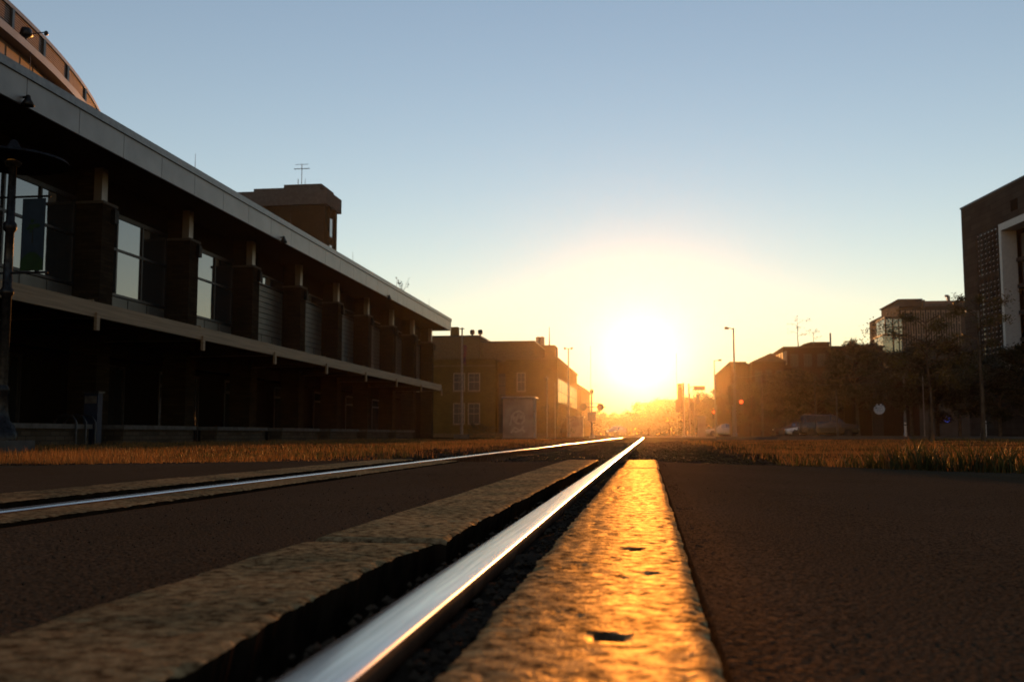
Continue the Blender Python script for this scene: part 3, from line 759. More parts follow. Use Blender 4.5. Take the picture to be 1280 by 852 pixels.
for q in range(6): m.box(X(621), X(630.5), YB+1.47, YB+1.5, Z(542-q*12.5), Z(542-q*12.5-10.5))
m.build('pane', M['dull_glass'], o)
m = MB(); m.box(X(622), X(627), YB+1.38, YB+1.46, -.2, 2.1); m.build('door', M['dark_metal'], yb_)
# long strip windows on the side facing the track
xs_ = X(697); 
m = MB(); m.box(xs_-.02, xs_+.06, YB+.5, YB+27.5, 3.3, 3.42); m.box(xs_-.02, xs_+.06, YB+.5, YB+27.5, 5.9, 6.02); 
for q in range(15): m.box(xs_-.02, xs_+.05, YB+.5+q*1.92, YB+.58+q*1.92, 3.42, 5.9)
m.box(xs_-.02, xs_+.04, YB+.58, YB+27.4, 4.6, 4.66)
o = m.build('window', M['stonetrim'], yb_); MB().box(xs_, xs_+.02, YB+.55, YB+27.4, 3.4, 5.95).build('pane', M['glass'], o)
for px, Yv in ((650, 109), (658, 109.5), (664, 112)): 
    x = X(px+4, Yv)
for px, top, r_ in ((590, 409, .22), (600, 409, .22)):
    x = X(px, YU+2); zq = Z(419, YU)
    m = MB(); m.tube((x, YU+2, zq), (x, YU+2, zq+.5), .1); m.lathe((x, YU+2, zq+.4), [(0, 0), (.26, .05), (.28, .4), (.2, .55), (0, .58)], 10); m.build('roof_vent', M['dark_metal'], yb_)
x = X(567, YU+2); MB().box(x-.42, x+.42, YU+2, YU+3, Z(419, YU), Z(404, YU)).build('chimney', M['cream'], yb_)
for px in (673, 678):
    x = X(px, 122); m = MB(); m.tube((x, 122, Z(448)), (x, 122, Z(423, 122)), .3, n=12); m.lathe((x, 122, Z(423, 122)), [(.3, 0), (.36, .1), (.2, .25), (0, .3)], 12); m.build('flue', M['galv'], yb_)
x = X(687, 118.5); MB().tube((x, 118.5, Z(431, 118)), (x, 118.5, Z(408, 118.5)), .08, .03, 6).build('whip_antenna', M['dark_metal'], yb_)
settle(yb_, (X(620), YB, -.3))
# far second wing
fb = empty('distant_building'); tag(fb, 'sunlit block with sloping roof just right of the buff brick building', 'building')
m = MB(); m.box(at(690, 500, 150).x, at(727, 500, 150).x, 150, 172, -.3, Z(486, 150)); m.build('wall', M['cream'], fb)
x0, x1 = at(688, 500, 150).x, at(727, 500, 150).x+.6
m = MB(); m.prism_y([(x0, Z(486, 150)+.01), (x1, Z(486, 150)+.01), (x1-3.0, Z(470, 150)), (x0+1.5, Z(470, 150))], 149.5, 172.4); m.build('roof', M['roof'], fb)
for q in range(5):
    o = MB().box(x1-.62, x1-.56, 152+q*4, 154+q*4, 1.5, 3.6).build('window', M['glass'], fb)
settle(fb, ((x0+x1)/2, 150, -.3))

# ================================================================== street on the right, far road
def sheet(name, pts, z, m, label, kind_cat):
    mb = MB(); mb.add([(x, y, z) for x, y in pts], [tuple(range(len(pts)))], 0)
    return tag(mb.build(name, m), label, kind_cat, kind='structure')
sheet('street', [(3.2, 52), (60, 40), (60, 62), (7, 74), (5, 140), (-4, 140), (-3.6, 76)], .028, M['street'], 'pale concrete street crossing behind the right verge', 'street')
sheet('far_road', [(-40, 128), (60, 116), (60, 132), (-40, 142)], .04, M['asphalt'], 'dark road crossing the tracks far off', 'road')
kb = MB(); kb.add([], [])
def band(name, pts, z0, z1, m, label, cat, w=.18):
    mb = MB()
    for (x0, y0), (x1, y1) in zip(pts, pts[1:]):
        d = Vector((x1-x0, y1-y0)).normalized(); nn = Vector((-d.y, d.x))*w
        mb.prism([(x0, y0), (x1, y1), (x1+nn.x, y1+nn.y), (x0+nn.x, y0+nn.y)], z0, z1)
    return tag(mb.build(name, m), label, cat, kind='structure')
band('kerb', [(3.4, 51.6), (59, 39.9)], -.2, .12, M['pavement'], 'low kerb between the verge and the street', 'kerb')
band('kerb', [(7.4, 74.5), (60, 62.6)], -.2, .13, M['pavement'], 'far kerb of the street', 'kerb')

# ================================================================== modern building at far right
mo = empty('modern_building'); tag(mo, 'modern stone clad building with slatted screen and white box frame at far right', 'building')
YM = 75.0; tl = at(1205, 262, YM); bl = at(1213, 543, YM); ZT = tl.z
cx, cy = bl.x, YM
far = ray(651, 543); d = Vector((far.x, far.y)).normalized(); u = -d            # towards the camera along the facade
nrm = Vector((-u.y, u.x)); 
if nrm.x > 0: nrm = -nrm                                                          # outward
def inter(px, py):
    """distance along the facade and height where a sight line meets it"""
    q = ray(px, py); 
    # C + q t = c0 + u s
    det = q.x*(-u.y) - (-u.x)*q.y
    t = (cx*(-u.y) - (-u.x)*cy)/det; s = (q.x*cy - q.y*cx)/det
    return s, HC+q.z*t
def mbx(m, s0, s1, n0, n1, z0, z1, mi=0):
    """box along the facade: s from corner, n outward"""
    P = [(cx+u.x*s+nrm.x*n, cy+u.y*s+nrm.y*n) for s, n in ((s0, n0), (s1, n0), (s1, n1), (s0, n1))]
    a = sum(P[i][0]*P[(i+1) % 4][1]-P[(i+1) % 4][0]*P[i][1] for i in range(4))
    if a < 0: P = P[::-1]
    m.prism(P, z0, z1, mi)
sA, zA = inter(1221, 291); sB, zB = inter(1258, 283); _, zC = inter(1240, 458)
sF, zF = inter(1261, 281); _, zF2 = inter(1270, 458)
zTop = inter(1240, 286)[1]
print('MOD', sA, sB, zA, zC, sF, zF, ZT)
m = MB()
mbx(m, 0, sA, -.5, 0, -.2, ZT); mbx(m, sB, sF, -.5, 0, -.2, ZT); mbx(m, sA, sB, -.5, 0, -.2, zC); mbx(m, sA, sB, -.5, 0, zTop, ZT)
mbx(m, sF, 22, -.5, 0, zF, ZT); mbx(m, sF, 22, -.5, 0, -.2, zF2-.3)
mbx(m, 0, .5, -16, -.5, -.2, ZT)
m.build('wall', M['clad'], mo)
m = MB(); mbx(m, -.05, 22, -16, .06, ZT, ZT+.12); m.build('parapet', M['dark_metal'], mo)
m = MB(); mbx(m, sA, 22, -1.3, -1.2, -.2, ZT); m.build('inner_wall', M['dark_wall'], mo)
m = MB(); nsl = int((zTop-zC)/.34)
for i in range(nsl):
    z = zC+(zTop-zC)*i/nsl; mbx(m, sA, sB, -.04, .05, z, z+.15)
for t in (.33, .66): mbx(m, sA, sB, -.08, .09, zC+(zTop-zC)*t-.14, zC+(zTop-zC)*t+.14)
def PT(s_, n_, z_): return (cx+u.x*s_+nrm.x*n_, cy+u.y*s_+nrm.y*n_, z_)
for i in range(nsl):
    z = zC+(zTop-zC)*i/nsl+.15
    for j in range(8):
        s0 = sA+(sB-sA)*(j+.30)/8; s1 = sA+(sB-sA)*(j+.72)/8
        V = [PT(s0, -.03, z+.15), PT(s1, -.03, z+.15), PT(s1, .045, z+.03), PT(s0, .045, z+.03), PT(s0, -.042, z+.14), PT(s1, -.042, z+.14), PT(s1, .033, z+.02), PT(s0, .033, z+.02)]
        m.add(V, [(0, 1, 2, 3), (7, 6, 5, 4), (0, 4, 5, 1), (1, 5, 6, 2), (2, 6, 7, 3), (3, 7, 4, 0)], 1)
for j in range(9):
    s0 = sA+(sB-sA)*j/8; mbx(m, max(sA, s0-.05), min(sB, s0+.05), .052, .13, zC, zTop)
m.build('slatted_screen', [M['clad'], M['white_panel']], mo)
m = MB(); mbx(m, sA, sB, -.16, -.10, zC, zTop); m.build('screen_glass', M['glass'], mo)
m = MB(); mbx(m, sF, sF+.32, -.3, .7, zF2-.3, zF); mbx(m, sF+.32, 22, -.3, .7, zF-.45, zF); mbx(m, sF+.32, 22, -.3, .7, zF2-.3, zF2+.1); m.build('box_frame', M['white_panel'], mo)
m = MB()
for q in range(1, 5): z = zF2+(zF-zF2-.7)*q/5; mbx(m, sF+.55, 22, -.45, -.1, z-.12, z+.12)
for q in range(1, 12): mbx(m, sF+.55+q*1.5, sF+.61+q*1.5, -.45, -.2, zF2+.1, zF-.7)
o = m.build('window', M['dark_metal'], mo); m = MB(); mbx(m, sF+.55, 22, -.5, -.46, zF2+.1, zF-.7); m.build('pane', M['glass'], o)
for s0 in (sB+.7, sF+3): m = MB(); mbx(m, s0, s0+.9, -.02, .02, zTop+.55, zTop+1.3); m.build('vent_opening', M['dark_wall'], mo)
settle(mo, (cx, cy, -.2))

# ================================================================== glass office behind
M['office_wall'] = mat('office_cladding', (.045, .045, .043), (.03, .03, .029), .7, scale=.7, spec=.05)
go = empty('office_building'); tag(go, 'office block with green glass corner tower and tall window bays behind the trees', 'building')
YG = 140.0
def GX(px): return at(px, 520, YG).x
def GZ(py, px=1130): return at(px, py, YG).z
m = MB(); m.box(GX(1128), GX(1235), YG, YG+18, -.2, GZ(384)-.0); m.box(GX(1128), GX(1156), YG-.6, YG+10, GZ(384), GZ(376)); m.build('wall', M['office_wall'], go)
m = MB(); m.box(GX(1126), GX(1157), YG-.8, YG+10.2, GZ(376), GZ(374.5)); m.box(GX(1158), GX(1236), YG-.4, YG+18, GZ(384)+.001, GZ(380)); m.box(GX(1157.4), GX(1159.5), YG-.9, YG+10, GZ(386), GZ(376)); m.build('roof_edge', M['concrete'], go)
m = MB(); m.box(GX(1164), GX(1235), YG+3, YG+15, GZ(380), GZ(373)); m.build('penthouse', M['copper'], go)
for i in range(12):
    xa, xb = GX(1131+i*6.4), GX(1131+i*6.4+4.2)
    m = MB(); m.box(xa, xa+.1, YG-.15, YG, GZ(434), GZ(388)); m.box(xb-.1, xb, YG-.15, YG, GZ(434), GZ(388))
    for q in range(4): m.box(xa+.1, xb-.1, YG-.12, YG, GZ(434-q*14.5), GZ(432-q*14.5))
    o = m.build('window', M['frame_paint'], go); MB().box(xa+.1, xb-.1, YG-.06, YG-.01, GZ(434), GZ(388)).build('pane', M['dull_glass'], o)
m = MB()
gx0, gx1 = GX(1106), GX(1127)
for z0, z1, e in ((GZ(445), GZ(421), .35), (GZ(419), GZ(400), 0)):
    m.box(gx0-e, gx1, YG-2, YG+3, z0, z1)
m.build('glass_tower', M['green_glass'], go)
m = MB(); m.box(gx0-.45, gx1+.1, YG-2.2, YG+3.2, GZ(421)+.01, GZ(419)-.01); m.box(gx0-.1, gx1+.1, YG-2.2, YG+3.2, GZ(400)+.01, GZ(397.5)); m.box(gx0-.1, gx0+.1, YG-2.15, YG-2.02, GZ(419), GZ(400)); m.box(gx0+.9, gx0+1.05, YG-2.15, YG-2.02, GZ(445), GZ(400)); m.box(gx0+1.7, gx0+1.8, YG-2.15, YG-2.02, GZ(445), GZ(400)); m.box(gx0+.2, gx1, YG-2.12, YG-2.02, GZ(411), GZ(410))
m.build('tower_frame', M['dark_metal'], go)
m = MB(); x = GX(1203); m.tube((x, YG+4, GZ(373)), (x, YG+4, GZ(366)), .22, n=10); m.tube((x, YG+4, GZ(366)), (x-.45, YG+4, GZ(366)), .18, n=8); m.build('flue', M['galv'], go)
settle(go, (GX(1170), YG, -.2))

# ================================================================== dark brick block across the street
bb = empty('brick_warehouse'); tag(bb, 'low dark brick block with gable, rooftop hut and pipes across the street', 'building')
YR = 112.0
def RX(px): return at(px, 520, YR).x
def RZ(py, px=1000): return at(px, py, YR).z
m = MB(); m.box(RX(918), RX(941), YR+4, YR+30, -.2, RZ(450)); m.box(RX(941), RX(984), YR, YR+20, -.2, RZ(452)); m.box(RX(984), RX(1112), YR+2, YR+24, -.2, RZ(433)); m.box(RX(1060), RX(1118), YR-10, YR+2, -.2, RZ(478)); m.build('wall', M['redbrick'], bb)
m = MB(); x0, x1, xm_ = RX(940), RX(985), RX(965)
m.prism_y([(x0, RZ(452)+.01), (x1, RZ(452)+.01), (xm_, RZ(441))], YR-.4, YR+20.3); m.box(RX(983.9), RX(1112)+.2, YR+1.8, YR+24.1, RZ(433)+.01, RZ(431)); m.box(RX(917), RX(941)-.2, YR+3.8, YR+30, RZ(450)+.01, RZ(448)); m.build('roof', M['roof'], bb)
m = MB(); x0, x1 = RX(1020), RX(1052); m.box(x0, x1, YR+6, YR+13, RZ(431)+.01, RZ(424)); m.prism_y([(x0-.2, RZ(424)+.01), (x1+.2, RZ(424)+.01), (x1-.1, RZ(421.5)), (x0+.6, RZ(421.5))], YR+5.8, YR+13.2); m.build('roof_hut', M['redbrick'], bb)
m = MB(); x = RX(1051.5); m.tube((x, YR+5, RZ(431)), (x, YR+5, RZ(411)), .1, n=6); m.build('flue', M['galv'], bb)
m = MB(); x0, x1 = RX(991), RX(1006); m.path([(x0, YR+3, RZ(445)), (x0, YR+3, RZ(436)), (x0+.3, YR+3, RZ(434)), (x1, YR+3, RZ(434))], .22, 8); m.build('pipe', M['galv'], bb)
m = MB(); x0, x1 = RX(1075), RX(1082); m.path([(x0, YR+3, RZ(433)), (x0, YR+3, RZ(430.5)), ((x0+x1)/2, YR+3, RZ(429)), (x1, YR+3, RZ(430.5)), (x1, YR+3, RZ(433))], .16, 8); m.build('pipe', M['galv'], bb)
for q in range(4): 
    x = RX(975+q*3.3); m = MB().box(x, x+.22, YR+1, YR+4, RZ(452)-.2, RZ(442-q*1.5)); m.build('vent_panel', M['galv'], bb)
def rwin(xa, xb, za, zb, Y, mt='dark_metal'):
    x0, x1, z0, z1 = at(xa, 520, Y).x, at(xb, 520, Y).x, at(1000, zb, Y).z, at(1000, za, Y).z; m = MB()
    m.box(x0, x0+.08, Y-.08, Y, z0, z1); m.box(x1-.08, x1, Y-.08, Y, z0, z1); m.box(x0+.08, x1-.08, Y-.08, Y, z0, z0+.08); m.box(x0+.08, x1-.08, Y-.08, Y, z1-.08, z1); m.box((x0+x1)/2-.04, (x0+x1)/2+.04, Y-.07, Y, z0+.08, z1-.08)
    o = m.build('window', M[mt], bb); MB().box(x0+.08, x1-.08, Y-.03, Y-.01, z0+.08, z1-.08).build('pane', M['dull_glass'], o)
for q in range(3): rwin(945+q*13, 953+q*13, 462, 478, YR); rwin(945+q*13, 953+q*13, 495, 515, YR)
for q in range(7): rwin(990+q*17, 1000+q*17, 442, 458, YR+2)
for q in range(4): rwin(1064+q*14, 1073+q*14, 485, 497, YR-10)
MB().box(at(1120-30, 520, YR-10).x, at(1104, 520, YR-10).x, YR-10.08, YR-10.01, -.1, 2.6).build('door', M['dark_metal'], bb)
settle(bb, (RX(1000), YR, -.2))
# round white sign on the wall
p = at(1099, 511, 101.6); m = MB(); m.tube((0, -.06, 0), (0, .06, 0), .52, n=28); o = empty('round_sign'); m.build('disc', M['white_paint'], o)
m = MB(); m.path([(-.28, -.075, .1), (-.1, -.075, .02), (.1, -.075, .05), (.3, -.075, .14)], .02, 4); m.path([(-.3, -.075, -.12), (0, -.075, -.16), (.26, -.075, -.1)], .015, 4); m.build('print', M['metal_panel'], o)
MB().box(.44, .66, -.03, .03, -.05, .12).build('bracket', M['dark_metal'], o)
o.location = p; tag(o, 'round white sign on the dark wall right of the parked van', 'sign')
# small neon sign
o = empty('neon_sign'); p = at(1180, 524, 88); m = MB(); m.path([(-.45+.12*math.cos(t*.6), 0, .14*math.sin(t*.6)) for t in range(11)], .03, 5); m.build('pink_tube', emit('neon_pink', (.4, .05, .12), .25), o)
m = MB(); m.path([(.25+.2*math.cos(t*.6), 0, .2*math.sin(t*.6)) for t in range(11)], .045, 5); m.build('blue_tube', emit('neon_blue', (.05, .09, .6), .35), o)
MB().box(-.65, .6, .05, .12, -.3, .3).build('back_panel', M['black_paint'], o); o.location = p; tag(o, 'small lit neon sign with pink and blue tubes in the dark under the trees', 'sign')

# ================================================================== street furniture
def cobra(name, px, top, Y, arm, label, base_px=None, double=False, group='street lamps'):
    b = at(px, 543, Y); zt = at(px, top, Y).z; o = empty(name)
    m = MB(); m.lathe((0, 0, 0), [(.17, 0), (.17, .35), (.12, .4)], 12); m.tube((0, 0, .38), (0, 0, zt), .11, .06, 10); m.build('pole', M['galv'], o)
    for sgn in ((1, -1) if double else (1,)):
        a = arm*sgn; m = MB()
        m.path([(0, 0, zt-.1), (a*.45, 0, zt+.0), (a*.6, 0, zt+.0)], .035, 6); m.build('arm', M['galv'], o)
        m = MB(); n = 10; x0, x1 = a*.5, a
        m.box(x0, x1, -.16, .16, zt-.1, zt+.03); m.box(x0+.1*(1 if a > 0 else -1), x1, -.12, .12, zt+.03, zt+.09); m.build('lamp_head', M['dark_metal'], o)
    o.location = (b.x, Y, -.05); tag(o, label, 'street lamp', group)
cobra('street_lamp', 919.5, 409, 83, -.72, 'tallest street lamp with short left arm, left of the brick block')
cobra('street_lamp', 894.5, 449.5, 119, .85, 'street lamp with arm to the right, above the silver car')
cobra('street_lamp', 711, 434.5, 95, .42, 'street lamp with two heads before the buff brick building', double=True)
cobra('street_lamp', 1132, 421, 88, -.85, 'street lamp with arm to the left, before the office block')
cobra('street_lamp', 1229, 387, 68, -.75, 'street lamp before the slatted screen of the modern building')
def pole(name, px, top, Y, r, label, cat, mt='galv', extra=None, z0=-.1):
    b = at(px, 543, Y); zt = at(px, top, Y).z; m = MB(); m.tube((0, 0, 0), (0, 0, zt-z0), r, r*.7, 8)
    if extra: extra(m, zt-z0)
    o = m.build(name, M[mt]); o.location = (b.x, Y, z0); tag(o, label, cat); return o
pole('pole', 684, 473, 88, .06, 'bare slim pole right of the graffiti covered cabinet', 'pole', extra=lambda m, h: m.lathe((0, 0, h-.1), [(.1, 0), (.14, .1), (.1, .25), (0, .3)], 8))
pole('pole', 694, 478, 80, .035, 'thin pole beside the dark bushes before the brick building', 'pole')
pole('mast', 739, 432, 140, .05, 'very thin tall mast behind the crossing signal', 'mast')
pole('pole', 953.5, 463, 78, .09, 'pale pole before the dark brick gable', 'pole', 'concrete')
pole('pole', 1020, 470, 82, .05, 'thin dark pole between the red lit car and the van', 'pole', 'dark_metal')
pole('pole', 1047, 486, 82, .08, 'pale post behind the parked dark van', 'pole', 'concrete')
pole('mast', 847, 441, 170, .05, 'very thin mast rising behind the traffic signals', 'mast')
pole('pole', 1156, 470, 60, .035, 'thin pole left of the leafy young tree', 'pole')
for px, Y, lab in ((1132, 70, 'short white bollard right of the round sign'), (1232, 62, 'short white bollard at the foot of the modern building')):
    b = at(px, 543, Y); m = MB(); m.lathe((0, 0, 0), [(.07, 0), (.07, .95), (.05, 1.0), (0, 1.02)], 10); m.lathe((0, 0, .8), [(.075, 0), (.075, .08)], 10, 1)
    o = m.build('bollard', [M['white_paint'], M['dark_metal']]); o.location = (b.x, Y, .02); tag(o, lab, 'bollard')
# flagpole at the left
b = at(577, 545, 66); zt = at(577, 409, 66).z
o = empty('flagpole'); m = MB(); m.tube((0, 0, .3), (0, 0, zt), .1, .05, 10); m.build('pole', M['galv'], o)
MB().box(-.45, .45, -.45, .45, 0, .32).build('base', M['concrete'], o)
m = MB(); m.tube((-.16, 0, zt), (.16, 0, zt), .035, n=6); m.lathe((0, 0, zt), [(0, .1), (.07, .05), (.07, -.02), (0, -.05)], 8); m.build('finial', M['galv'], o)
o.location = (b.x, 66, -.1); tag(o, 'tall pale flagpole on a square base at the corner of the buff brick building', 'flagpole')
m = MB(); fl_ = at(577, 430, 66).z+.1; v = []
for i in range(7):
    for j in range(9):
        t = j/8; v.append((.07+.26*(i/6)*(1-.3*t)+.02*math.sin(j), .05*math.sin(i*1.6+j*.5), fl_-1.35*t-.1*(i/6)))
m.add(v, [(i*9+j, i*9+j+1, (i+1)*9+j+1, (i+1)*9+j) for i in range(6) for j in range(8)], 0, True)
M['flag'] = mat('flag_cloth', (.12, .03, .03), (.04, .02, .05), .8, scale=3)
f_ = m.build('flag', M['flag']); f_.location = (b.x, 66, -.1); tag(f_, 'limp dark flag hanging at the top of the flagpole', 'flag')
md = f_.modifiers.new('thickness', 'SOLIDIFY'); md.thickness = .006

# cabinets
def cabinet(px0, px1, top, Y, label, graf=False, dp=1.6):
    x0, x1 = at(px0, 543, Y).x, at(px1, 543, Y).x; zt = at((px0+px1)/2, top, Y).z; o = empty('utility_cabinet'); w = x1-x0
    m = MB(); m.box(-w/2+.05, w/2-.05, 0, dp, 0, zt); m.build('body', M['cab'], o)
    m = MB(); m.path([(-w/2-.02, -.05, zt+.06), (w/2+.02, -.05, zt+.06)], .07, 8); m.path([(w/2+.02, -.05, zt+.06), (w/2+.02, dp+.05, zt+.06)], .07, 8); m.box(-w/2, w/2, -.04, dp+.05, zt+.01, zt+.1); m.build('roof', M['galv'], o)
    m = MB(); m.box(-w/2-.02, w/2+.02, -.06, dp+.06, -.15, .06); m.build('base', M['concrete'], o)
    m = MB()
    for zz in (.4, 1.0, 1.6): m.box(w/2-.045, w/2+.0, .3, .42, zz, zz+.12)
    m.build('hinge', M['galv'], o)
    if graf:
        random.seed(4); m = MB()
        for (pts) in ([(-.42, 1.35), (-.2, 1.62), (.1, 1.68), (.35, 1.5), (.38, 1.1), (.2, .9), (-.1, .95), (-.3, 1.15), (-.12, 1.36), (.1, 1.25)], [(-.5, .8), (-.35, 1.5), (-.15, 1.0), (.05, 1.55), (.2, 1.2), (.3, 1.6)], [(-.45, .35), (-.2, .7), (.1, .5), (.35, .75)], [(-.4, .5), (-.1, .42), (.25, .6), (.4, .4)]):
            for (a1, b1), (a2, b2) in zip(pts, pts[1:]):
                d_ = Vector((a2-a1, b2-b1)).normalized(); q_ = Vector((-d_.y, d_.x))*.06
                m.prism_y([(a1-q_.x, b1-q_.y), (a2-q_.x, b2-q_.y), (a2+q_.x, b2+q_.y), (a1+q_.x, b1+q_.y)], -.006-random.uniform(0, .004), .0)
        m.build('graffiti', M['graf'], o)
    o.location = ((x0+x1)/2, Y, -.05); tag(o, label, 'cabinet')
M['cab'] = mat('painted_cabinet', (.21, .175, .15), (.13, .10, .08), .6, .1, scale=1.2, bump=.002); M['graf'] = mat('spray_paint', (.26, .225, .205), (.2, .165, .145), .7, scale=5)
cabinet(627.5, 668, 497, 60, 'weathered signal cabinet covered in pale graffiti beside the track', True)
cabinet(708, 729, 521, 100, 'small pale cabinet behind the two headed street lamp')
cabinet(872, 883, 521, 104, 'narrow pale cabinet left of the silver car', dp=1)

# crossing signals
def xsig(px, top, Y, label):
    b = at(px, 543, Y); zt = at(px, top, Y).z; o = empty('crossing_signal'); zl = at(px, 507, Y).z
    m = MB(); m.lathe((0, 0, 0), [(.25, 0), (.22, .2), (.09, .3)], 10); m.tube((0, 0, .2), (0, 0, zt-.3), .075, n=10); m.build('mast', M['galv'], o)
    m = MB(); m.lathe((0, 0, zt-.35), [(.07, 0), (.16, .06), (.17, .25), (.1, .36), (0, .38)], 12); m.build('bell', M['dark_metal'], o)
    m = MB(); m.tube((-1.2, 0, zl), (1.2, 0, zl), .04, n=6); m.tube((-.6, 0, zl+.3), (.6, 0, zl+.3), .03, n=6); m.build('cross_arm', M['dark_metal'], o)
    for s in (-.72, .72):
        m = MB(); m.tube((s, -.05, zl), (s, .0, zl), .3, n=16); m.tube((s-.0, -.3, zl), (s, .3, zl), .15, n=12); m.build('signal_light', M['black_paint'], o)
        m = MB(); m.tube((s, -.305, zl), (s, -.33, zl), .13, n=12); m.build('lens', M['redglass'], o)
    m = MB(); m.box(-.35, .35, -.1, -.08, 1.4, 2.2); m.build('plate', M['galv'], o)
    o.location = (b.x, Y, -.1); tag(o, label, 'signal')
M['redglass'] = mat('red_lens', (.03, .004, .004), (.02, .003, .003), .3)
xsig(740, 485, 84, 'railway crossing signal with two dark round lights, left of the sun')
def tsig(m, x, z, y=0, horiz=False, face=-1):
    if horiz: m.box(x-.55, x+.55, y-.14, y+.14, z-.2, z+.2)
    else: m.box(x-.2, x+.2, y-.14, y+.14, z-.55, z+.55)
    for q in (-.34, 0, .34):
        cx_, cz_ = (x+q, z) if horiz else (x, z+q); m.tube((cx_, y-.14, cz_), (cx_, y-.34, cz_), .13, n=10)
def traffic(px, top, Y, label, arm=None, sigs=(), lit=None, group='traffic signals'):
    b = at(px, 543, Y); zt = at(px, top, Y).z; o = empty('traffic_signal')
    m = MB(); m.lathe((0, 0, 0), [(.22, 0), (.2, .15), (.12, .22)], 10); m.tube((0, 0, .15), (0, 0, zt), .11, .08, 10); m.build('pole', M['galv'], o)
    if arm:
        x1 = at(arm[0], 543, Y).x-b.x; z1 = at(px, arm[1], Y).z
        m = MB(); m.path([(0, 0, z1-.1), (x1*.5, 0, z1), (x1, 0, z1)], .05, 7); m.path([(0, 0, z1-1.0), (x1*.4, 0, z1-.3), (x1*.8, 0, z1-.12)], .04, 7); m.build('mast_arm', M['galv'], o)
    for (sx, sy, hz_) in sigs:
        x1 = at(sx, 543, Y).x-b.x; z1 = at(px, sy, Y).z
        m = MB(); tsig(m, x1, z1, -.15, hz_); m.build('signal_head', M['black_paint'], o)
    if lit:
        x1 = at(lit[0], 543, Y).x-b.x; z1 = at(px, lit[1], Y).z
        m = MB(); m.box(x1-.2, x1+.2, -.3, -.02, z1-.8, z1+.35); m.build('signal_head', M['black_paint'], o)
        MB().tube((x1, -.32, z1), (x1, -.36, z1), .17, n=12).build('red_light', emit('red_signal', (1, .10, .02), 2.2), o)
    o.location = (b.x, Y, -.08); tag(o, label, 'traffic signal', group)
traffic(855, 477, 88, 'traffic signal pole nearest the sun with two dark heads on its left', None, [(850.5, 486, False), (850.5, 501, False), (848, 506, False)])
traffic(862, 478, 100, 'traffic signal on a curved mast arm with a horizontal head', (877, 482), [(875, 484, True)])
traffic(868, 492, 118, 'smaller traffic signal pole with two heads, behind the mast arm', None, [(873, 498, False), (866, 507, False)])
traffic(917, 478, 92, 'traffic signal pole with stacked heads at the brick block corner', None, [(914.5, 488, False), (914.5, 497, False)], (927, 501))
traffic(896, 505, 122, 'short distant traffic signal with a red light, above the silver car', None, [], (893, 514))
for px, top in ((1163, 400),): pass

